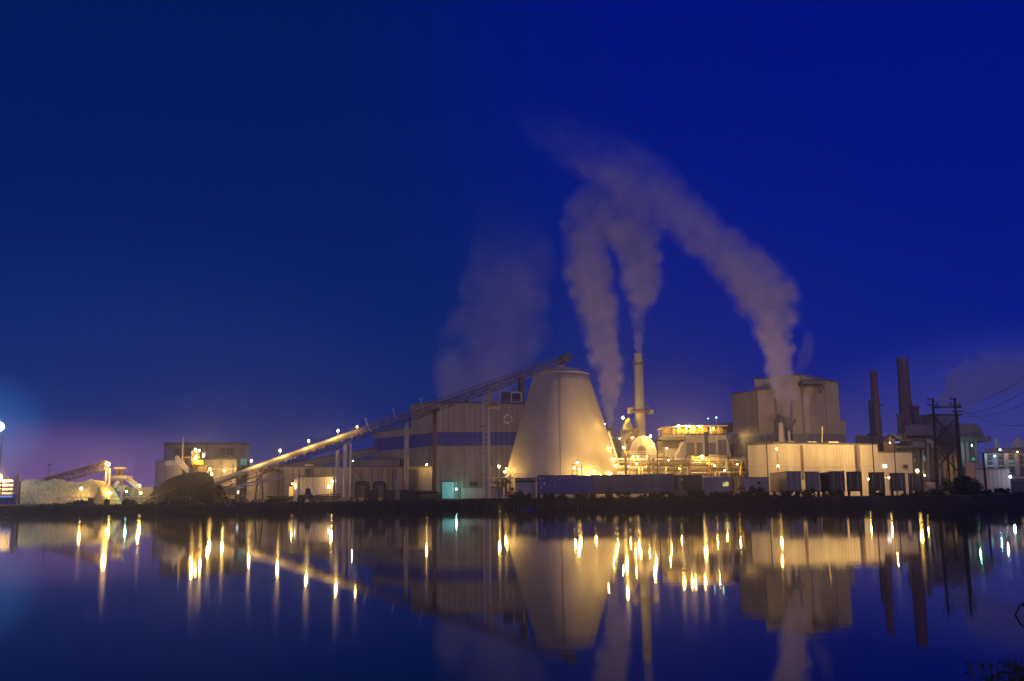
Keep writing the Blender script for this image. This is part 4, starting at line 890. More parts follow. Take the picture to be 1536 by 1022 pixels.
# precipitator
D = 284
t = T('precipitator', 'pale panelled filter house with flared hoppers and lit roof deck', 'building', P(1060, 715, D))
mass([(1028.5, D, 653), (1089, D, 653)], 9, 'clad_light', t, rt=.3)
for i, (x0, x1) in enumerate(((1030, 1041), (1045, 1056), (1063, 1074), (1076, 1089))): patch(t, 'panel', 'clad_grey' if False else 'mauve_clad', x0, 664 if i < 3 else 660, x1, 683, D-.03, .15)
for px in (1042.5, 1055, 1074.5): patch(t, 'post', 'yellow_paint' if px < 1050 else 'pale_steel', px, 653, px+1.4, 690, D-.2, .25)
patch(t, 'pipe_chase', 'dark_steel', 1057.5, 648, 1061.5, 690, D-.2, .3)
mb = M(); a, b, c_, d_ = P(1013, 688, D), P(1028.4, 688, D), P(1028.4, 662, D), P(1026, 662, D)
mb.hexa([a, b, c_, d_], [p+Vector((0, 7, 0)) for p in (a, b, c_, d_)]); mb.build('hopper_flare', 'clad_light', t)
mb = M(); a, b, c_, d_ = P(1089.2, 688, D), P(1098, 688, D), P(1091, 660, D), P(1089.2, 656, D)
mb.hexa([a, b, c_, d_], [p+Vector((0, 7, 0)) for p in (a, b, c_, d_)]); mb.build('hopper_flare', 'clad_light', t)
t = T('roof_canopy', 'yellow railed roof deck under a thin canopy full of lamps', 'roof deck', P(1042, 652, 287))
mb = M(); a, b = P(994, 652, 286), P(1089, 652, 286)
railing(mb, a, b, 1.2, 1.4, .08); railing(mb, a+Vector((0, 7, 0)), b+Vector((0, 7, 0)), 1.2, 1.4, .08); mb.build('handrail', 'yellow_paint', t)
mb = M()
for px in range(994, 1090, 12): q = P(px, 652, 286); zt = P(px, 640, 286).z; mb.bar(q, (q.x, 286, zt), .18); mb.bar(q+Vector((0, 7, 0)), (q.x, 293, zt), .18)
mb.build('posts', 'pale_steel', t)
mb = M(); zt = P(1040, 640, 286).z; zl = P(994, 643, 286).z; mb.hexa([Vector((a.x-.5, 285.5, zl)), Vector((a.x+5, 285.5, zt)), Vector((a.x+5, 293.5, zt)), Vector((a.x-.5, 293.5, zl))], [Vector((a.x-.5, 285.5, zl+.25)), Vector((a.x+5, 285.5, zt+.25)), Vector((a.x+5, 293.5, zt+.25)), Vector((a.x-.5, 293.5, zl+.25))])
mb.box(a.x+5.02, 285.5, zt, b.x+.5, 293.5, zt+.25); mb.build('canopy', 'pale_steel', t)
mb = M(); mb.bar(a-Vector((0, .2, .3)), b-Vector((0, .2, .3)), .5, .4); mb.build('deck_edge', 'pale_steel', t)
random.seed(11)
for i in range(9):
    px = 1000+i*9.6+random.uniform(-2, 2); q = P(px, 651, 289.5); s_ = random.uniform(.7, 1.3); mb = M()
    if i % 2: mb.tube(q, q+Vector((0, 0, 1.6)), s_*.6, 10); mb.tube(q+Vector((0, 0, .8)), q+Vector((1.3, 0, .8)), .3, 8)
    else: mb.obox(q+Vector((0, 0, .9)), (s_*1.4, 1.6, 1.6)); mb.ball(q+Vector((0, 0, 1.9)), .4, 8, 5)
    mb.build('rapper_unit', ['yellow_paint', 'pale_steel', 'yellow_paint'][i % 3], t)
for i, (px, py, pw, r_) in enumerate([(1018, 639.5, 700, .5), (1029.5, 640, 450, .4), (1034.5, 640, 450, .4), (1049, 640.5, 550, .45), (1070.5, 642.5, 250, .25)]):
    lamp(px, py, 285.3, pw, ['leftmost orange lamp under the roof deck canopy', 'left of the close pair of lamps on the roof deck', 'right of the close pair of lamps on the roof deck', 'lamp right of the close pair on the roof deck', 'dim lamp at the right side of the roof deck'][i], SOD, 'none', r=r_, group='lamps on the roof deck')
lamp(1062, 628, 330, 4, 'left of two pale green lights above the roof deck', GRN, 'thin', r=.33)
lamp(1074.5, 626.5, 330, 6, 'right of two pale green lights above the roof deck', GRN, 'thin', r=.42)
# pipe rack
D = 262
t = T('pipe_rack', 'long pale pipe rack crossing the yard behind the blue trailers', 'pipe rack', P(1020, 715, D))
rows = [(926, 1121, 689, .34, 'pale_steel', 0), (926, 1121, 693.5, .2, 'steel', .8), (940, 1121, 697, .28, 'rust_steel', .2), (926, 1121, 700.5, .36, 'pale_steel', 1), (926, 1121, 705, .25, 'rust_steel', .3), (926, 1110, 709, .3, 'pale_steel', .9), (1036, 1121, 686, .22, 'steel', 0), (948, 1000, 684, .2, 'pale_steel', .4), (926, 1020, 712, .2, 'steel', .5)]
for x0, x1, py, r_, mt, dy in rows: mb = M(); mb.tube(P(x0, py, D+dy), P(x1, py, D+dy), r_, 10); mb.build('pipe', mt, t)
for px in (944, 973, 1010, 1035, 1063, 1092, 1118):
    mb = M(); q = P(px, 686, D-.4); mb.bar((q.x, D-.4, G), q, .3); q2 = Vector((q.x, D+1.8, 0)); mb.bar((q.x, D+1.8, G), (q.x, D+1.8, q.z), .3)
    for py in (691, 699, 707): zz = P(px, py, D).z-.1; mb.bar((q.x, D-.4, zz), (q.x, D+1.8, zz), .2)
    mb.build('trestle', 'rust_steel', t)
for a_, b_ in (((973, 683), (973, 712)), ((1028, 684), (1034, 684)), ((1034, 684), (1034, 712)), ((1028, 684), (1028, 690)), ((1063, 683), (1080, 683)), ((1101, 686), (1101, 712)), ((1112, 690), (1112, 712)), ((996, 682), (996, 694)), ((1031, 700), (1031, 713))):
    mb = M(); mb.tube(P(a_[0], a_[1], D-.9), P(b_[0], b_[1], D-.9), .17, 8); mb.build('riser', random.choice(['steel', 'pale_steel', 'rust_steel']), t)
for k in range(5):
    c = P(1080-k*1.2, 692, D-1.0); mb = M(); pts_ = [c+Vector((-1.2-k*.1, 0, 1.4))]+[c+Vector(((.2+k*.12)+1.5*math.sin(a_*math.pi/12), 0, 1.4-1.5*(1-math.cos(a_*math.pi/12)))) for a_ in range(0, 7)]+[c+Vector((1.7+k*.12, 0, -2.5))]
    mb.path(pts_, .09, 6); mb.build('bent_pipe', 'steel', t)
rp = random.Random(21)
for k in range(46):
    x0 = rp.uniform(928, 1118); y0 = rp.uniform(684, 711); dd = D-rp.uniform(.6, 2.2)
    if rp.random() < .5: q0, q1 = P(x0, y0, dd), P(x0+rp.uniform(-1, 1), y0+rp.uniform(5, 16), dd)
    else: q0, q1 = P(x0, y0, dd), P(x0+rp.uniform(6, 20), y0, dd)
    mb = M(); mb.tube(q0, q1, rp.uniform(.08, .26), 8)
    if rp.random() < .4: mb.ball(q0, rp.uniform(.25, .45), 8, 5)
    mb.build('branch_pipe', rp.choice(['dark_steel', 'rust_steel', 'steel', 'brown_clad', 'yellow_paint', 'pale_steel']), t)
mb = M(); railing(mb, P(940, 684, D-1.2), P(1020, 684, D-1.2), 1.1, 1.6, .06); railing(mb, P(1040, 697, D-1.2), P(1118, 697, D-1.2), 1.0, 1.6, .05); mb.build('handrail', 'pale_steel', t)
t = T('process_house', 'low clad process building half hidden behind the pipe rack', 'building', P(1030, 750, 275)); mass([(926, 276, 698), (1020, 275, 697), (1125, 275, 693)], 6, 'clad_plain', t, rt=.2)
for px in (960, 1000, 1050, 1085, 1105): patch(t, 'door', 'yellow_paint' if px > 1040 else 'rust_steel', px, 703, px+6, 713, 274.8, .15)
random.seed(5)
for i in range(14):
    px = 1040+i*5.6; q = P(px, 712, 268); t2 = None
    mb = M(); h_ = random.uniform(1.2, 4.2); mb.tube((q.x, 268, G), (q.x, 268, q.z+h_), random.uniform(.15, .45), 8); mb.build('vertical_vessel', random.choice(['yellow_paint', 'rust_steel', 'pale_steel']), t)
for px, py, DD, pw, lb, r_, mt in [(934.5, 627, 294, 1100, 'bright orange lamp beside the yellow hoist left of the stack', .55, 'wall'), (976, 654.5, 287.5, 1000, 'bright lamp on the upper right of the fan housing', .5, 'wall'), (979, 669.5, 286, 450, 'smaller lamp on the right side of the fan housing', .42, 'wall'),
        (949.5, 685.5, 272, 400, 'left of two small lamps under the fan housing', .33, 'none'), (957, 685.5, 272, 400, 'right of two small lamps under the fan housing', .3, 'none'), (970.5, 685.5, 272, 200, 'tiny lamp right of the pair under the fan housing', .22, 'none'), (955, 696, 259, 700, 'low lamp on the pipe rack under the fan housing', .4, 'none'),
        (1053.5, 685, 258, 1430, 'brightest lamp in front of the pale filter house', .62, 'thin')]:
    lamp(px, py, DD, pw, lb, SOD, mt, r=r_, group='lamps around the fan housing and pipe rack')
lamp(929.5, 658, 305, 90, 'tiny blue white light on the dim block beside the cone', WHT, 'wall', r=.28)
for px, py, DD, pw, lb in [(1003, 690.5, 258, 160, 'small amber lamp on the pipe rack below the dark sloped roof'), (1019, 703, 258, 130, 'small low amber lamp on the pipe rack above the ribbed container'), (1072, 699, 258, 160, 'small lamp on the pipe rack above the site cabin roof'), (1087, 706, 258, 120, 'small lamp on the pipe rack above the lit cabin window'), (1106, 697, 258, 160, 'small lamp on the pipe rack near the metal building corner'), (943, 700, 258, 120, 'small lamp on the pipe rack right beside the thick dark post'), (1000, 673, 286, 200, 'small lamp under the dark sloped roof beside the curved duct')]:
    lamp(px, py, DD, pw, lb, SOD, 'none', r=.26, group='lamps around the fan housing and pipe rack')
lamp(949, 653.5+3, 293, 120, 'dim lamp under the slanted duct', SOD, 'none', r=.25)

def lamp_post(px, pyt, D, label, heads, mat='dark_steel', r_=.14, lean=0, aim=None, power=0, sp=125):
    """mast with dark fittings; aim adds unseen spot lights at its heads"""
    q = P(px, pyt, D); t = T('lamp_post', label, 'lamp post', (q.x, D, G), 'dark unlit lamp posts'); mb = M(); mb.tube((q.x, D, G), (q.x, D, q.z), r_, 8, r_*.7); mb.build('pole', mat, t)
    for dx in heads: mb = M(); mb.bar((q.x, D, q.z-.1), (q.x+dx*.5, D, q.z), .1); mb.obox((q.x+dx, D, q.z+.02), (.9, .5, .3)); mb.build('lamp_head', mat, t)
    if aim:
        for dx, (ax, ay, ad) in zip(heads, aim):
            ld = bpy.data.lights.new('floodlight', 'SPOT'); ld.energy = power; ld.color = SOD; ld.shadow_soft_size = .25; ld.spot_size = R(sp); ld.spot_blend = .8  # spots added at the dark heads to light cone, powerhouse and metal wall
            lo = bpy.data.objects.new('floodlight', ld); COL.objects.link(lo); lo.parent = t; lo.location = Vector((dx, .35, q.z-.35-G))
            v = P(ax, ay, ad)-Vector((q.x+dx, D+.35, q.z-.35)); lo.rotation_euler = v.to_track_quat('-Z', 'Y').to_euler()
    return t
lamp_post(985.3, 661, 212, 'slender dark lamp post in front of the long blue trailer', (.5,), r_=.12)
lamp_post(937.5, 660, 251, 'thick dark lamp post right of the cone with two heads', (-.9, .9), r_=.28, aim=[(875, 600, 266), (1010, 690, 285)], power=10500)
lamp(936, 671, 229, 1300, 'yellow lamp hanging from the thick dark post right of the cone', (1, .62, .06), 'none', r=.42) if False else None
GLOW[(1, .55, .08)] = 'glow_sodium'
lamp(935.5, 671.5, 249.5, 1500, 'yellow lamp on the thick dark post right of the cone', (1, .55, .08), 'thin', r=.5)
lamp_post(1149.5, 664, 226, 'dark twin headed post at the left of the lit metal building', (-.9, .9), r_=.16, aim=[(1130, 640, 300), (1190, 610, 296)], power=4500)
lamp_post(1307.5, 652, 188, 'tallest slim dark post crossing the lit metal building', (-.45, .45), r_=.12, aim=[(1150, 600, 298), (1215, 590, 298)], power=42000, sp=30)
lamp_post(1340.5, 663, 218, 'dark post with faint blue fittings over the low extension', (-.8, .8), r_=.14, aim=[(1225, 690, 236), (1325, 705, 236)], power=11000)
lamp(1165, 673.5, 222, 160, 'upper amber lamp on the thin post before the metal building', (1, .5, .05) if False else (1, .55, .08), 'thin', r=.42)
lamp(1167, 699, 224, 312, 'lower white gold lamp on the thin post before the metal building', SOD, 'none', r=.46)

# ================================================================== RIGHT: METAL BUILDING AND POWERHOUSE
t = T('metal_building', 'long bright ribbed metal building behind the parked trailers', 'building', P(1240, 750, 236))
_, pts = mass([(1121, 243, 668.5), (1152, 239, 664.5), (1179, 236, 666), (1316, 238, 668)], 26, 'clad_light', t, rt=.3)
for px in (1203, 1288): patch(t, 'downpipe', 'rust_steel', px, 668, px+.5, 720, 236.2, .1)
w2 = poly_front([(1316.3, 238, 679.5), (1367.5, 239, 679.5)]); ring = w2+[Vector((p.x*(1+20/p.y), p.y+20, p.z)) for p in w2[::-1]]
mb = M(); mb.hexa([Vector((p.x, p.y, G)) for p in ring], ring); mb.build('extension', 'clad_light', t); mb = M(); mb.hexa([p+Vector((0, 0, .01)) for p in ring], [p+Vector((0, 0, .3)) for p in ring]); mb.build('extension_roof', 'roofing', t)
patch(t, 'window', 'dark_glass', 1355, 697, 1357.5, 703, 237.9); patch(t, 'window', 'dark_glass', 1358.5, 697, 1361, 703, 237.9)
patch(t, 'lit_window', 'window_white', 1324.5, 697, 1330, 702, 238)
for x0, x1 in ((1212, 1225), (1243, 1258), (1184, 1192)):
    q0, q1 = P(x0, 662.5, 240), P(x1, 668, 240); mb = M(); mb.box(q0.x, 240, q1.z, q1.x, 243, q0.z); mb.build('roof_unit', 'pale_steel', t)
q = P(1233.5, 640, 240); mb = M(); mb.tube((q.x, 241, P(1233, 668, 241).z), q, .14, 8); mb.build('vent_pipe', 'pale_steel', t)
mb = M(); pw_ = [P(1125, 700, 235)]+[P(1125+i*23.5, 697+8*math.sin(math.pi*i/8)*.4+i*.3, 234.5) for i in range(1, 9)]; mb.path(pw_, .03, 5); mb.build('cable', 'rust_steel', t)
lamp(1302.5, 719, 207, 250, 'small white lamp in the gap left of the lamp pole trailer', SOD, 'thin', r=.28); lamp(1333.3, 717, 209, 250, 'small white lamp in the gap between two dark trailer ends', SOD, 'thin', r=.28)
lamp(1376, 706.5, 204, 700, 'amber lamp shining over the rightmost trailer', (1, .55, .08), 'thin', r=.5); lamp(1387, 713.5, 212, 80, 'tiny amber light at the corner of the rightmost trailer', (1, .55, .08), 'thin', r=.2)
lamp(1293, 720, 214, 700, 'hidden yard lamp glimpsed under the dark trailers', SOD, 'thin', r=.3) if False else None
# the metal wall is lit by spots added at the lamp post heads
PHW = [(1097, 316, 591.5), (1136, 301, 586.5), (1161, 299, 584), (1172, 298.6, 583)]
t = T('powerhouse', 'tall beige powerhouse with grey band behind the metal building', 'building', P(1180, 750, 300))
_, pa = mass(PHW, 24, 'clad_flat', t, rt=.35)
_, pb = mass([(1161.5, 297, 566.5), (1199, 296, 562.5), (1257, 299, 574.5)], 24, 'clad_flat', t, name='tower_wall', rt=.35)
_, pc = mass([(1131, 312, 569), (1163, 311, 569)], 14, 'clad_plain', t, name='penthouse', z0=P(1131, 590, 312).z, rt=.35)
_, pd = mass([(1257.3, 303, 631), (1267.5, 303, 631)], 16, 'clad', t, name='side_annex', rt=.2)
zt, zb = P(1180, 651.5, 298).z, P(1180, 670, 298).z
band(t, pa, zt, zb, 0, 'clad_grey'); band(t, pb, zt, zb, 0, 'clad_grey'); band(t, pd, zt, zb, 0, 'clad_grey')
q0, q1 = P(1200, 573, 294), P(1235, 577, 294); mb = M(); mb.box(q0.x, 292.5, q1.z, q1.x, 296, q0.z); mb.build('hoist_canopy', 'roofing', t)
mb = M(); mb.bar(P(1198, 579, 293), P(1237, 580, 293), .3); mb.bar(P(1228, 580, 293), P(1231, 590, 293), .25); mb.bar(P(1236, 580, 293), P(1231, 590, 293), .25); mb.build('hoist_bracket', 'dark_steel', t)
for a_, b_, r_ in (((1163.5, 629), (1163.5, 665), .5), ((1163.5, 629), (1169, 628), .3), ((1168, 622), (1168, 634), .35), ((1181, 626), (1181, 660), .7), ((1187, 600), (1187, 660), .4), ((1193, 630), (1187, 640), .35), ((1172, 625), (1180, 632), .25)):
    mb = M(); mb.tube(P(a_[0], a_[1], 288), P(b_[0], b_[1], 288), r_, 10); mb.build('flue_pipe', 'dark_steel', t)
mb = M(); q = P(1173, 664, 286); z1_ = P(1172.5, 636, 286).z; mb.lathe((q.x, 286, 0), [(.95, G), (.95, q.z), (.75, (q.z+z1_)/2), (.55, z1_), (.3, z1_+.4)], 18); mb.build('scrubber', 'pale_steel', t)
mb = M(); q = P(1184, 662, 287); z1_ = P(1184, 648, 287).z; mb.lathe((q.x, 287, 0), [(.4, G), (.4, z1_), (.2, z1_+.3)], 12); mb.build('small_scrubber', 'pale_steel', t)
mb = M(); mb.bar(P(1104, 655.5, 312), P(1097, 655.5, 314), .3); mb.build('bracket', 'steel', t)
lamp(1103, 656.5, 309, 360, 'small lamp low on the left face of the powerhouse', SOD, 'wall', r=.22)
t = T('link_bridge', 'enclosed sloped bridge between filter house and powerhouse', 'bridge', P(1094, 660, 298)); mb = M(); mb.bar(P(1089, 661, 292), P(1101, 655, 303), 2.4, 2.6); mb.build('gallery', 'clad_plain', t); mb = M(); mb.bar(P(1089, 657.6, 291.9), P(1101, 651.8, 302.9), 2.6, .15); mb.build('roof', 'roofing', t)
t = T('far_block', 'dark low block seen left of the powerhouse', 'building', P(1090, 700, 345)); mass([(1066, 345, 638), (1099, 345, 635)], 12, 'brown_clad', t, rt=.2)
# ================================================================== FAR RIGHT OLD PLANT
def stack8(pxb, pyb, rb, pxt, pyt, rt_, D, mat, name, label, n=8, band_=True):
    b_, t_ = P(pxb, pyb, D), P(pxt, pyt, D); rb, rt_ = rb*D/FPX, rt_*D/FPX
    t = T(name, label, 'chimney', (b_.x, D, G)); k = (t_.z-G)/(t_.z-b_.z); rbb = rt_+(rb-rt_)*k
    mb = M(); N_ = 6; mb.lathe((b_.x, D, 0), [(rbb+(rt_-rbb)*i/N_, G+(t_.z-G)*i/N_) for i in range(N_+1)], n, math.pi/n); mb.build('shaft', mat, t)
    if band_: mb = M(); mb.lathe((b_.x, D, 0), [(rt_+.05, t_.z-1.4), (rt_+.22, t_.z-1.2), (rt_+.22, t_.z+.12), (rt_-.3, t_.z+.12), (rt_-.3, t_.z-.2)], n, math.pi/n); mb.build('cap', mat, t)
    return t
D = 372
tc1 = stack8(1316.5, 655, 7.0, 1313.2, 557.5, 4.9, D, 'brick', 'brick_chimney', 'slimmer brick chimney with a dark pipe up its left side', 20)
mb = M(); a = P(1309, 655, D-.5); b = P(1307.5, 601, D-.5); mb.tube((a.x+.2, D-.5, G), (a.x+.2, D-.5, b.z), 1.0, 12); mb.build('side_pipe', 'dark_steel', tc1)
mb = M(); q = P(1322, 608, D); mb.obox(q, (1.2, 1, .5)); mb.build('bracket', 'dark_steel', tc1)
tc2 = stack8(1360.5, 640, 9.8, 1356.8, 538, 7.8, D+12, 'brick', 'brick_chimney', 'tallest and thickest octagonal brick chimney on the right', 8)
tc3 = stack8(1375.6, 640, 4.6, 1375.3, 609.5, 3.9, D+8, 'brick', 'brick_chimney', 'short dark brick chimney right of the thickest chimney', 8)
tc4 = stack8(1350, 652, 3.4, 1347, 622, 2.6, D-6, 'mauve_clad', 'steel_flue', 'short pale flue just left of the thickest chimney', 14)
D = 366
t = T('old_boiler_house', 'long dark old boiler house behind the chimneys', 'building', P(1360, 750, D))
mass([(1284, D, 658), (1334, D, 657), (1446, D-4, 652)], 24, 'brown_clad', t, rt=.6)
mass([(1284.5, D-1, 654.5), (1304, D-1, 654.5)], 10, 'brown_clad', t, name='end_block', rt=.3)
mass([(1357, D-6, 637.5), (1398, D-6, 636.5)], 14, 'mauve_clad', t, name='upper_block', z0=P(1357, 655, D).z, rt=.4)
mass([(1376, D+12, 624), (1432, D+12, 623)], 8, 'brown_clad', t, name='back_block', z0=P(1357, 655, D).z, rt=.3)
for i, (x0, x1, y0, y1) in enumerate([(1322, 1342, 663, 678), (1345, 1360, 668, 676), (1366, 1384, 662, 672), (1334, 1356, 652, 658), (1384, 1396, 668, 690), (1330, 1340, 655, 662)]):
    q0, q1 = P(x0, y0, 352), P(x1, y1, 352); mb = M(); mb.box(q0.x, 350, q1.z, q1.x, 355, q0.z); mb.build('plant_box', ['rust_steel', 'brown_clad', 'steel'][i % 3], t)
for i, (a_, b_) in enumerate([((1350, 660), (1392, 660)), ((1392, 660), (1392, 740)), ((1345, 672), (1388, 672)), ((1376, 672), (1376, 740)), ((1384, 675), (1384, 742)), ((1398, 665), (1398, 742)), ((1368, 680), (1368, 742)), ((1410, 690), (1410, 742)), ((1416, 680), (1440, 680)), ((1420, 690), (1420, 742)), ((1340, 652), (1352, 658)), ((1352, 650), (1352, 660))]):
    mb = M(); mb.tube(P(a_[0], a_[1], 347), P(b_[0], b_[1], 347), [.5, .35, .6][i % 3], 8); mb.build('pipe', ['rust_steel', 'steel', 'brown_clad'][i % 3], t)
mb = M(); c = P(1390, 672, 346)
for i in range(8): a0, a1 = math.pi/2*i/8, math.pi/2*(i+1)/8; mb.bar((c.x+2.4*math.sin(a0), 346, c.z+2.4*math.cos(a0)), (c.x+2.4*math.sin(a1), 346, c.z+2.4*math.cos(a1)), 1.6, 1.0)
mb.build('duct_elbow', 'steel', t)
patch(t, 'lit_slot', 'window_green', 1385.5, 684, 1387.5, 692, 345.8); patch(t, 'lit_slot', 'window_green', 1371, 688, 1372, 694, 345.8)
t = T('round_ended_block', 'dark block with rounded top corner and jutting floor by the towers', 'building', P(1455, 750, 340))
D = 340; zt = P(1440, 636, D).z; zs = P(1470, 648, D).z
xs_ = [P(1438, 640, D).x, P(1462, 640, D).x, P(1468, 640, D).x, P(1472, 640, D).x, P(1474.5, 640, D).x]
ring = [Vector((xs_[0], D, zt)), Vector((xs_[1], D, zt)), Vector((xs_[2], D, zt-.6)), Vector((xs_[3], D, zt-1.7)), Vector((xs_[4], D, zs-1)), Vector((xs_[4], D, P(1474, 655, D).z)), Vector((P(1438, 655, D).x, D, P(1438, 655, D).z))]
mb = M(); mb.hexa(ring, [p+Vector((0, 16, 0)) for p in ring]); mb.build('upper_storey', 'mauve_clad', t)
q0, q1 = P(1438, 655.2, D-2), P(1485, 662, D-2); mb = M(); mb.box(q0.x, D-3, q1.z, q1.x, D+16, q0.z-.1); mb.build('jutting_floor', 'brown_clad', t)
q0, q1 = P(1438, 662.2, D), P(1469, 700, D); mb = M(); mb.box(q0.x, D, G, q1.x, D+14, q0.z); mb.build('wall', 'brown_clad', t)
for px in (1443, 1450, 1463): patch(t, 'column', 'steel', px, 662, px+1.5, 700, D-.1, .4)
lamp(1458, 668.5, 333, 160, 'green light under the jutting floor', GRN, 'wall', r=.42); patch(t, 'lit_hatch', 'window_green', 1458, 687, 1462, 691, D-.6)
t = T('pale_shed', 'pale plain shed behind the leaning pole on the right', 'building', P(1490, 750, 214)); mass([(1463, 216, 705), (1514, 213, 704)], 10, 'pink_board', t, rt=.25)
q0, q1 = P(1457, 694, 230), P(1474, 705, 230); mb = M(); mb.box(q0.x, 229, G, q1.x, 233, q0.z); mb.build('rear_box', 'pink_board', t)
t = T('open_bay', 'reddish open loading bay at the right edge', 'building', P(1530, 750, 222)); mass([(1517, 222, 716), (1560, 221, 716)], 8, 'rust_steel', t, rt=.3); patch(t, 'bay_opening', 'dark_steel', 1521, 722, 1536, 738, 221.5); patch(t, 'canopy', 'pale_steel', 1512, 715, 1545, 718, 220, .5)
lamp(1515.5, 715.5, 210, 140, 'white lamp at the corner of the open loading bay', (1, .8, .65) if False else WHT, 'wall', r=.42)
t = T('process_plant', 'distant lit process plant with small stacks at the right edge', 'building', P(1515, 700, 330)); mass([(1480, 332, 675), (1502, 331, 674), (1570, 330, 672.5)], 16, 'mauve_clad', t, rt=.4)
for px, py, r_ in ((1494, 659, .7), (1522, 660, .8), (1527, 656, .9), (1532, 662, .7), (1497, 664, .4), (1518, 666, .4), (1508, 668, .5)): q = P(px, py, 334); mb = M(); mb.lathe((q.x, 334, 0), [(r_, P(px, 675, 334).z-1), (r_*.8, q.z)], 10); mb.build('flue', 'clad_plain', t)
for i in range(6): mb = M(); mb.tube(P(1476, 682+i*4.5, 326), P(1545, 681+i*4.5, 326), [.25, .4, .2][i % 3], 6); mb.build('pipe', ['steel', 'rust_steel'][i % 2], t)
for px in (1478, 1494, 1510, 1526, 1540): patch(t, 'column', 'steel', px, 680, px+1.3, 745, 325.5, .3)
patch(t, 'lit_panel', 'window_blue', 1489, 688, 1495, 700, 329.5); patch(t, 'lit_panel', 'window_green', 1512, 690, 1524, 697, 329.5)
lamp(1500, 675, 322, 135, 'bluish white lamp on the distant process plant', WHT, 'wall', r=.5); lamp(1492, 684.5, 322, 160, 'small cyan light below the bluish lamp', BLU, 'wall', r=.32)
lamp(1526, 678, 322, 202, 'orange lamp on the process plant at the right edge', SOD, 'wall', r=.3)
lamp(1335, 664.5, 345, 350, 'dim orange lamp on the old boiler house wall', SOD, 'wall', r=.3)
lamp(1400, 700, 350, 700, 'orange lamp behind the transmission tower', SOD, 'wall', r=.2); lamp(1425, 716, 300, 500, 'low orange lamp behind the dark shrub', SOD, 'thin', r=.2)
patch(T('blue_fitting', 'faint blue lit fitting on the dark post over the extension', 'lamp', P(1346, 663, 199.9)), 'lens', 'window_blue', 1342.5, 662.5, 1349, 664.5, 199.8, .2)
q = P(1392, 724, 214); t = T('oil_tank', 'small pale rounded tank left of the transmission tower', 'tank', (q.x, 214, G)); mb = M(); mb.tube((q.x-.6, 214, q.z-1.2), (q.x+2.2, 214, q.z-1.2), 1.3, 18); mb.build('shell', 'trailer_white', t); mb = M(); mb.bar((q.x, 214, G), (q.x, 214, q.z-2), .5); mb.bar((q.x+1.6, 214, G), (q.x+1.6, 214, q.z-2), .5); mb.build('cradle', 'dark_steel', t)

# transmission structure : twin pole pairs with cross arms and X bracing
D = 163
def hpole(px_t, px_b, pyt, label):
    a_, b_ = P(px_t, pyt, D), P(px_b, 735, D); t = T('transmission_pole', label, 'power pole', (b_.x, D, G), 'braced transmission poles')
    mb = M(); mb.tube((b_.x, D, G), (a_.x, D, a_.z), .26, 10, .17); mb.build('pole', 'timber', t)
    mb = M(); c_ = P(px_t, pyt+2.5, D); mb.bar(c_+Vector((-.75, 0, .1)), c_+Vector((.2, 0, 0)), .14); c_ = P(px_t, pyt+10, D); mb.bar(c_+Vector((-.8, 0, 0)), c_+Vector((.9, 0, -.1)), .16); c_ = P(px_t, pyt+14.5, D); mb.bar(c_+Vector((-.3, 0, 0)), c_+Vector((1.0, 0, 0)), .16); mb.build('crossarm', 'timber', t)
    for dx, py in ((-.7, pyt+2.5), (-.75, pyt+10), (.8, pyt+10), (.9, pyt+14.5)): c_ = P(px_t, py, D)+Vector((dx, 0, .1)); mb = M(); mb.lathe(c_, [(.05, 0), (.13, .08), (.07, .14), (.13, .22), (.05, .3)], 8); mb.build('insulator', 'dark_steel', t)
    return a_, b_
lA, lB = hpole(1399, 1406, 597.5, 'left braced transmission pole')
rA, rB = hpole(1432, 1440, 597, 'right braced transmission pole')
t = T('tower_bracing', 'dark cross beams and X braces joining the two transmission poles', 'bracing', (lB.x, D-.35, P(1403, 700, D).z))
mb = M(); mb.bar(P(1398, 611, D-.35), P(1441, 610.5, D-.35), .2); mb.build('upper_beam', 'timber', t)
mb = M(); mb.bar(P(1392, 622.5, D-.35), P(1442, 622.5, D-.35), .2); mb.build('lower_beam', 'timber', t)
for k, (y0, y1) in enumerate(((628, 662), (670, 706))):
    mb = M(); mb.bar(P(1402, y0, D-.3), P(1436, y1, D-.3), .15); mb.build('brace', 'timber', t); mb = M(); mb.bar(P(1434, y0, D+.3), P(1403, y1, D+.3), .15); mb.build('brace', 'timber', t)
q = P(1435.5, 620, D+2.2); b_ = P(1443, 735, D+2.2); t = T('transmission_pole', 'second pole leaning close behind the right transmission pole', 'power pole', (b_.x, D+2.2, G)); mb = M(); mb.tube((b_.x, D+2.2, G), q, .24, 10, .18); mb.build('pole', 'timber', t); mb = M(); mb.bar(P(1427, 617.5, D+2), P(1444, 617.5, D+2), .15); mb.build('crossarm', 'timber', t)
q = P(1421.5, 680, 150); t = T('stub_pole', 'short dark pole between the transmission poles', 'pole', (q.x, 150, G)); mb = M(); mb.tube((q.x, 150, G), q, .15, 8, .12); mb.build('pole', 'timber', t); mb = M(); mb.obox(q+Vector((0, 0, .1)), (.5, .4, .25)); mb.build('cap', 'dark_steel', t)
q = P(1474.5, 679, 150); b_ = P(1479.5, 738, 150); t = T('leaning_pole', 'dark leaning pole in front of the pale shed', 'pole', (b_.x, 150, G)); mb = M(); mb.tube((b_.x, 150, G), q, .19, 8, .14); mb.build('pole', 'timber', t)
mb = M(); mb.bar(q+Vector((0, 0, -.1)), q+Vector((.5, 0, 0)), .1); mb.build('crossarm', 'timber', t)
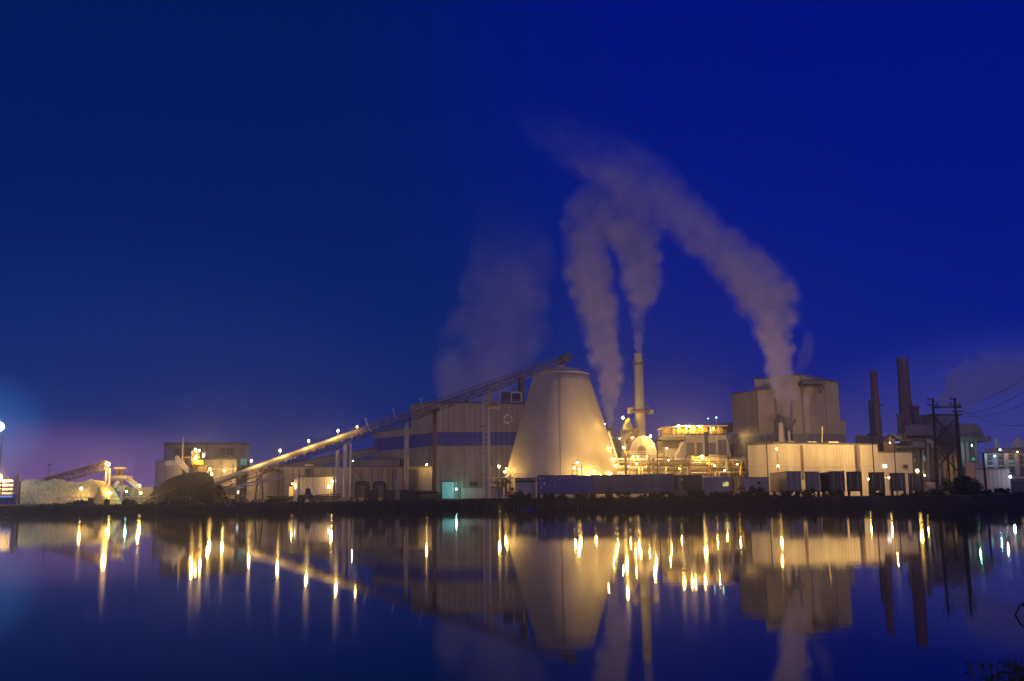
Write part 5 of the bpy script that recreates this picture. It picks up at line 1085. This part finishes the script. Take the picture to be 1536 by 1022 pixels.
def wire(a_, b_, sag, label, r_=.028):
    pts_ = [a_.lerp(b_, i/16)-Vector((0, 0, sag*math.sin(math.pi*i/16))) for i in range(17)]; mb = M(); mb.path(pts_, r_, 5); o = mb.build('power_line', 'dark_steel'); tag(o, label, 'wire', 'power lines at the right edge')
wire(P(1438, 611, 163), P(1580, 538, 100), .8, 'uppermost power line rising to the right edge')
wire(P(1441, 622.5, 163), P(1580, 560, 100), .9, 'second power line from the top at the right edge')
wire(P(1441, 624, 163), P(1580, 585, 100), 1.0, 'third power line from the top at the right edge')
wire(P(1476, 679, 150), P(1600, 678, 110), .1, 'level power line leaving the leaning pole')
wire(P(1444, 617, 165), P(1600, 625, 110), 1.6, 'lowest sagging power line leaving the second pole')

# ================================================================== VEGETATION ON THE BANKS
def shrub(px, pyt, D, wpx, label, n=900, leaf=.28, cat='shrub', name='shrub', zb=None, tall=1.0):
    q = P(px, pyt, D); z0 = gz(q.x, D)-.1 if zb is None else zb; H = q.z-z0; W = wpx*D/FPX/2
    t = T(name, label, cat, (q.x, D, z0), 'dark shrubs along the bank')
    mb = M(); rnd = random.Random(px*7+pyt)
    for i in range(5):
        a_ = rnd.uniform(0, 6.28); e = Vector((q.x+W*.5*math.cos(a_), D+W*.4*math.sin(a_), z0+H*rnd.uniform(.5, .85))); mb.tube((q.x, D, z0), e, .09*H/3+.03, 6, .02)
    mb.build('stem', 'timber', t)
    mb = M(); blobs = [(Vector((rnd.uniform(-.75, .75)*W, rnd.uniform(-.6, .6)*W, H*rnd.uniform(.2, .80))), rnd.uniform(.22, .42)*min(W, H*.9)) for _ in range(12)]
    blobs += [(Vector((rnd.uniform(-.85, .85)*W, 0, H*.18)), .3*min(W, H)) for _ in range(4)]
    for i in range(n):
        c_, r_ = rnd.choice(blobs); d_ = Vector((rnd.gauss(0, 1), rnd.gauss(0, 1), rnd.gauss(0, 1))).normalized()*r_*rnd.random()**.4*1.12
        p = Vector((q.x, D, z0))+c_+d_; p.z = max(p.z, z0+.05)
        s_ = leaf*rnd.uniform(.6, 1.4); u_ = Vector((rnd.gauss(0, 1), rnd.gauss(0, 1), rnd.gauss(0, 1))).normalized(); v_ = u_.orthogonal().normalized()
        mb.face([p-u_*s_*.6, p+v_*s_*.3, p+u_*s_*.6, p-v_*s_*.3], [(0, 0), (1, 0), (1, 1), (0, 1)])
    mb.build('foliage', 'leaf', t)
shrub(1441, 708, 141, 50, 'largest dark shrub at the foot of the transmission poles', 2600, .34)
shrub(1478, 735, 134, 34, 'low shrub right of the largest dark shrub', 800); shrub(1505, 733, 128, 30, 'low shrub under the pale shed', 800); shrub(1405, 734, 150, 26, 'low shrub left of the transmission poles', 600)
shrub(782, 737, 196, 34, 'rounded dark shrub in front of the squat tank', 900); shrub(832, 740, 190, 40, 'wide low shrub under the blue trailer', 900); shrub(775, 742, 192, 26, 'small shrub at the left of the squat tank', 500)
shrub(872, 740, 190, 22, 'small shrub below the deep blue container', 500); shrub(924, 738, 188, 50, 'long low shrub under the very long trailer', 1100); shrub(985, 737, 186, 60, 'wide dark shrub at the foot of the slender post', 1300)
shrub(1125, 730, 182, 46, 'rounded dark shrub below the mauve box trailer', 1300); shrub(1060, 736, 184, 60, 'wide shrub in front of the site cabin', 1300); shrub(1090, 737, 181, 40, 'low shrub right of the site cabin window', 900)
shrub(1213, 733, 178, 24, 'low shrub in front of the pinkish trailer', 600); shrub(1250, 735, 176, 34, 'low shrub in front of the tan sided trailer', 800); shrub(1316, 736, 172, 40, 'low shrub at the foot of the tallest slim post', 900); shrub(1370, 736, 165, 44, 'low shrub below the rightmost trailer', 900)
shrub(1180, 736, 180, 26, 'low shrub before the leftmost parked trailer', 500); shrub(1530, 738, 120, 40, 'dark shrub at the right edge bank', 900, .25)
# rough growth that reads as one mass
rnd = random.Random(3); mb = M()
for i in range(9000):
    px = rnd.uniform(640, 1620) if i > 2200 else rnd.uniform(-60, 640); x = P(px, 745, 150).x
    ys = shoreY(P(px, 745, 170).x); y = ys+rnd.uniform(1.5, 15); x = (px-768)/FPX*y; z = gz(x, y)
    h_ = rnd.uniform(.15, .55)*(1.4 if px > 1380 else 1); l = Vector((rnd.uniform(-.3, .3), rnd.uniform(-.2, .2), h_)); s_ = Vector((rnd.uniform(.04, .12), 0, 0))
    b_ = Vector((x, y, z-.05)); mb.face([b_-s_, b_+s_, b_+l], [(0, 0), (1, 0), (.5, 1)])
o = mb.build('bank_grass', 'grass'); tag(o, 'rough dark grass growing along the far bank', 'grass', kind='stuff')
# timber bulkhead posts at the waterline
t = T('timber_bulkhead', 'low timber bulkhead of upright posts at the waterline', 'bulkhead', P(785, 765, 184))
for i in range(44):
    px = 690+i*4.3+random.uniform(-.8, .8); x = P(px, 760, 184).x; y = shoreY(x)+1.2; mb = M(); mb.tube((x, y, -.4), (x+random.uniform(-.08, .08), y, G-.3+random.uniform(-.35, .15)), .13, 8, .11); mb.build('post', 'timber_pale' if 'timber_pale' in MATS else 'timber', t)
mb = M(); a_, b_ = P(690, 755, 186), P(876, 755, 183); mb.bar((a_.x, shoreY(a_.x)+1.35, 1.0), (b_.x, shoreY(b_.x)+1.35, 1.0), .12, .25); mb.build('waler', 'timber', t)
def boat(px, D, L_, label, mat):
    q = P(px, 764, D); t = T('rowing_boat', label, 'boat', (q.x, D, -.1)); mb = M()
    def ring(z, k): return [Vector((q.x+x*k, D+y*k, z)) for x, y in ((-L_/2, -.5), (L_*.25, -.62), (L_/2, 0), (L_*.25, .62), (-L_/2, .5))]
    mb.hexa(ring(-.12, .8), ring(.38, 1)); mb.build('hull', mat, t)
    mb = M(); rr_ = ring(.38, 1.02)
    for i in range(5): mb.bar(rr_[i], rr_[(i+1) % 5], .08)
    mb.build('gunwale', 'timber', t)
    mb = M(); mb.box(q.x-.3, D-.45, .39, q.x, D+.45, .43); mb.build('thwart', 'timber', t)
boat(793, 180, 3.1, 'small blue boat moored at the timber bulkhead', 'deep_blue_paint')
lamp(750, 762, 183.5, 12, 'tiny orange light at the waterline below the pipework', SOD, 'none', r=.14)
for i, (px, D, w_, h_) in enumerate([(30, 197, 2.0, .5), (58, 195, 1.6, .5), (12, 194, 1.8, .45), (170, 195, 1.5, .4), (92, 196, 1.2, .4), (140, 194, 1.6, .4), (1160, 168, 1.5, .5), (1470, 117, 1.6, .4), (1495, 114, 1.8, .45), (1520, 112, 1.5, .4)]):
    boulder(px, D, w_, h_, ['flat rock on the left mudbank below the concrete pier', 'flat rock below the left end of the chip pile', 'flat rock at the far left of the mudbank', 'flat rock on the mud below the stacker lamp', 'low rock on the mud below the chip pile middle', 'low rock on the mud right of the post lamp', 'low rock below the gravel track', 'low rock on the right shore below the largest shrub', 'wide low rock on the right shore', 'low rock nearest the right edge of the shore'][i], grp='flat rocks along the shore')
# near bank plants, bottom right
def near_plant(px, pyt, D, label, n, spread, seed):
    rnd = random.Random(seed); q = P(px, pyt, D); b_ = Vector((q.x+.1, D, gz(q.x, D)-.05)); t = T('bank_weed', label, 'weed', b_, 'weeds on the near bank')
    ms, ml = M(), M()
    for i in range(n):
        top = q+Vector((rnd.uniform(-spread, spread), rnd.uniform(-.2, .2), -abs(rnd.gauss(0, .10)))); base = b_+Vector((rnd.uniform(-spread, spread)*.5, rnd.uniform(-.1, .1), 0))
        pts_ = [base.lerp(top, k/5)+Vector((.03*math.sin(k*1.3+i), 0, 0)) for k in range(6)]; ms.path(pts_, .0025, 5)
        for k in range(46):
            f_ = rnd.uniform(.35, 1); p = base.lerp(top, f_)+Vector((rnd.uniform(-.05, .05), rnd.uniform(-.05, .05), rnd.uniform(-.02, .02))); u_ = Vector((rnd.gauss(0, 1), rnd.gauss(0, 1), rnd.gauss(0, 1))).normalized(); v_ = u_.orthogonal().normalized(); s_ = rnd.uniform(.010, .026)
            ml.face([p-u_*s_, p+v_*s_*.5, p+u_*s_, p-v_*s_*.5], [(0, 0), (1, 0), (1, 1), (0, 1)])
    ms.build('stem', 'timber', t); ml.build('leaves', 'leaf', t)
near_plant(1480, 995, 5.6, 'sparse weed stems leftmost in the bottom right corner', 7, .06, 1)
near_plant(1500, 1000, 5.5, 'low weed between the sparse stems and the dense clump', 7, .06, 2)
near_plant(1522, 988, 5.2, 'dense weed clump in the bottom right corner', 26, .10, 4)
near_plant(1545, 982, 5.0, 'weed clump cut by the right edge of the picture', 26, .10, 5)
wq = P(1519, 917, 14.9); t = T('bent_twig', 'thin bent dark twig reaching out of the water at the right edge', 'twig', (wq.x, wq.y, 0))
e1 = P(1548, 899, 14.9); mb = M(); mb.path([Vector((wq.x, wq.y, -.05)), wq.lerp(e1, .4)+Vector((0, 0, .02)), e1], .012, 6); mb.build('twig', 'timber', t)
mb = M(); q = P(1536, 907, 14.9); mb.ball(q, .03, 7, 5); mb.tube(q, P(1548, 904, 14.9), .02, 6); mb.build('seed_head', 'leaf', t)

# ================================================================== STEAM
def plume(label, path, mat, core_mat=None, seed=0, amp=.35, n=64, name='steam_plume', core=.72, wid=.95):
    """path: (px, py, radius px, D) along the plume"""
    cps = [(P(a_, b_, d_), r_*wid*d_/FPX) for a_, b_, r_, d_ in path]
    seg = []
    for i in range(len(cps)-1):
        K = max(2, int((cps[i+1][0]-cps[i][0]).length/1.1))
        for k in range(K):
            f_ = k/K; p0_ = cps[max(0, i-1)]; p1_, p2_ = cps[i], cps[i+1]; p3_ = cps[min(len(cps)-1, i+2)]
            def cr_(a_, b_, c_, d_): return .5*((2*b_)+(c_-a_)*f_+(2*a_-5*b_+4*c_-d_)*f_*f_+(3*b_-a_-3*c_+d_)*f_**3)
            seg.append((cr_(p0_[0], p1_[0], p2_[0], p3_[0]), cr_(p0_[1], p1_[1], p2_[1], p3_[1])))
    seg.append(cps[-1])
    t = T(name, label, 'steam', seg[0][0], 'steam plumes over the mill')
    rnd = random.Random(seed*101+5); puffs = []; tot_ = 0; lastp = None
    for i in range(len(seg)):
        c_, r_ = seg[i]
        if lastp is not None and (c_-lastp).length < r_*.16: continue
        lastp = c_; grow = min(1, .25+i/10)
        puffs.append((c_, r_*.78))
        for _ in range(3):
            a_ = rnd.uniform(0, 2*math.pi); d_ = Vector((math.cos(a_), rnd.uniform(-.7, .7), math.sin(a_))); q_ = rnd.uniform(.16, .42)*(1+amp*grow*.6)
            puffs.append((c_+d_*r_*(.92-q_*.75)*rnd.uniform(.85, 1.1)*(1 if grow > .9 else .8), r_*q_))
    def shell(k_, nm, mt, vox):
        vs, fs = [], []
        for c_, r_ in puffs:
            b0 = len(vs); rr_ = max(vox*1.3, r_*k_); st = rnd.uniform(.95, 1.2)
            for a1 in range(7):
                for a2 in range(10):
                    ph, th = math.pi*(a1+.0)/6, 2*math.pi*a2/10; vs.append(c_+Vector((math.sin(ph)*math.cos(th), math.sin(ph)*math.sin(th), st*math.cos(ph)))*rr_-t.location)
            for a1 in range(6):
                for a2 in range(10): fs.append((b0+a1*10+a2, b0+(a1+1)*10+a2, b0+(a1+1)*10+(a2+1) % 10, b0+a1*10+(a2+1) % 10))
        me = bpy.data.meshes.new(nm); me.from_pydata([tuple(v) for v in vs], [], fs); me.materials.append(MATS[mt]); me.update()
        o = bpy.data.objects.new(nm, me); COL.objects.link(o); o.parent = t
        md = o.modifiers.new('merge', 'REMESH'); md.mode = 'VOXEL'; md.voxel_size = vox
        return o
    rmax = max(r_ for c_, r_ in seg); vox = max(.22, rmax*.055)
    shell(1, 'steam_veil', mat, vox)
    if core_mat: shell(core, 'steam_core', core_mat, vox)
    if mat in ('smoke_a', 'smoke_b'): shell(1.25, 'steam_fringe', 'smoke_h', vox)
    return t
Zr = lambda py, D: P(900, py, D).z
smokemat('smoke_a', .07, Zr(500, 290), Zr(120, 290), .12)
smokemat('smoke_a_core', .19, Zr(560, 290), Zr(220, 290), .12)
smokemat('smoke_b', .085, Zr(440, 300), Zr(190, 300), .12)
smokemat('smoke_b_core', .22, Zr(480, 300), Zr(250, 300), .12)
smokemat('smoke_h', .030, Zr(560, 300), Zr(150, 300), .10)
smokemat('smoke_d_core', .026, Zr(560, 320), Zr(290, 320), .05, thresh=(.35, .65), floor=.1, step=.5)
smokemat('smoke_d', .026, Zr(540, 320), Zr(270, 320), .05, thresh=(.35, .65), floor=.15, step=.5)
smokemat('smoke_w', .12, Zr(600, 290), Zr(560, 290), .2)
smokemat('smoke_e', .09, Zr(600, 360), Zr(500, 360), .05, thresh=(.35, .65), floor=.1, step=.5)
plume('thick steam plume billowing up and left from the powerhouse', [(1186, 648, 8, 287), (1182, 610, 17, 287), (1170, 565, 25, 287), (1168, 530, 26, 287), (1160, 500, 29, 287), (1158, 472, 41, 287), (1150, 440, 53, 287), (1118, 406, 50, 287), (1078, 372, 45, 287), (1042, 338, 44, 287), (1006, 304, 48, 287), (970, 278, 53, 288), (935, 250, 54, 290), (885, 225, 50, 292), (835, 198, 42, 294), (790, 165, 36, 296)], 'smoke_a', 'smoke_a_core', 3, .42)
plume('narrow steam plume standing straight up from the tall stack', [(957.5, 530, 6.3, 300), (958, 505, 10, 300), (958, 480, 14, 300), (960, 450, 20, 300), (962, 420, 31, 300), (960, 390, 33, 300), (952, 355, 40, 300), (940, 320, 44, 300), (925, 285, 48, 300)], 'smoke_b', 'smoke_b_core', 11, .38, wid=1.1)
plume('leaning steam plume rising between the cone and the tall stack', [(915, 640, 6, 306), (913, 612, 12, 306), (915, 585, 18, 306), (912, 550, 22, 306), (902, 515, 26, 306), (895, 475, 32, 306), (888, 435, 36, 306), (882, 395, 38, 306), (880, 350, 40, 306), (885, 310, 38, 306)], 'smoke_b', 'smoke_b_core', 23, .38, wid=1.1)
plume('wide thin veil of steam rising behind the striped building', [(722, 625, 70, 325), (728, 570, 70, 325), (742, 510, 70, 325), (756, 450, 66, 325), (766, 390, 60, 325), (764, 330, 52, 325), (748, 285, 38, 325)], 'smoke_d', 'smoke_d_core', 31, .25, wid=1.22)
plume('small wisp of steam over the metal building roof', [(1212, 662, 3, 270), (1211, 645, 5, 270), (1209, 625, 7, 270), (1210, 600, 9, 270), (1214, 585, 9, 270)], 'smoke_w', None, 41, .3)
plume('small steam puff at the right shoulder of the powerhouse', [(1190, 575, 8, 300), (1202, 550, 12, 300), (1210, 528, 14, 300), (1214, 505, 12, 300)], 'smoke_e', None, 43, .4)
plume('faint bluish steam drifting over the old boiler house', [(1420, 650, 18, 365), (1425, 620, 26, 365), (1445, 585, 36, 365), (1480, 560, 40, 365), (1530, 550, 44, 365)], 'smoke_e', None, 47, .3)
plume('thin steam wisp beside the screening tower', [(192, 716, 3, 240), (195, 709, 6, 240), (196, 702, 8, 240), (198, 692, 9, 240)], 'smoke_d', None, 53, .3)

# ================================================================== NIGHT AIR
HAZE = True
if HAZE:
    mt = bpy.data.materials.new('haze_air'); mt.use_nodes = True; nt = mt.node_tree; nt.nodes.remove(nt.nodes['Principled BSDF'])
    pv = N(nt, 'ShaderNodeVolumePrincipled'); pv.inputs['Color'].default_value = (.7, .78, 1, 1); pv.inputs['Density'].default_value = .00042; pv.inputs['Anisotropy'].default_value = .9
    nt.links.new(pv.outputs[0], nt.nodes['Material Output'].inputs['Volume']); MATS['haze_air'] = mt
    mb = M(); mb.box(-620, -220, -4.5, 620, 620, 150); o = mb.build('haze', 'haze_air'); tag(o, None, None, kind='stuff')

for o in COL.objects:
    if '_org' in o: del o['_org']
scn.view_settings.view_transform = 'Standard'; scn.view_settings.look = 'None'; scn.view_settings.exposure = 0; scn.view_settings.gamma = 1
cy = scn.cycles
cy.max_bounces = 6; cy.diffuse_bounces = 2; cy.glossy_bounces = 3; cy.volume_bounces = 4; cy.transmission_bounces = 2; cy.transparent_max_bounces = 8
cy.caustics_reflective = False; cy.caustics_refractive = False; cy.sample_clamp_indirect = 6; cy.use_light_tree = True; cy.use_denoising = True
cy.volume_max_steps = 256
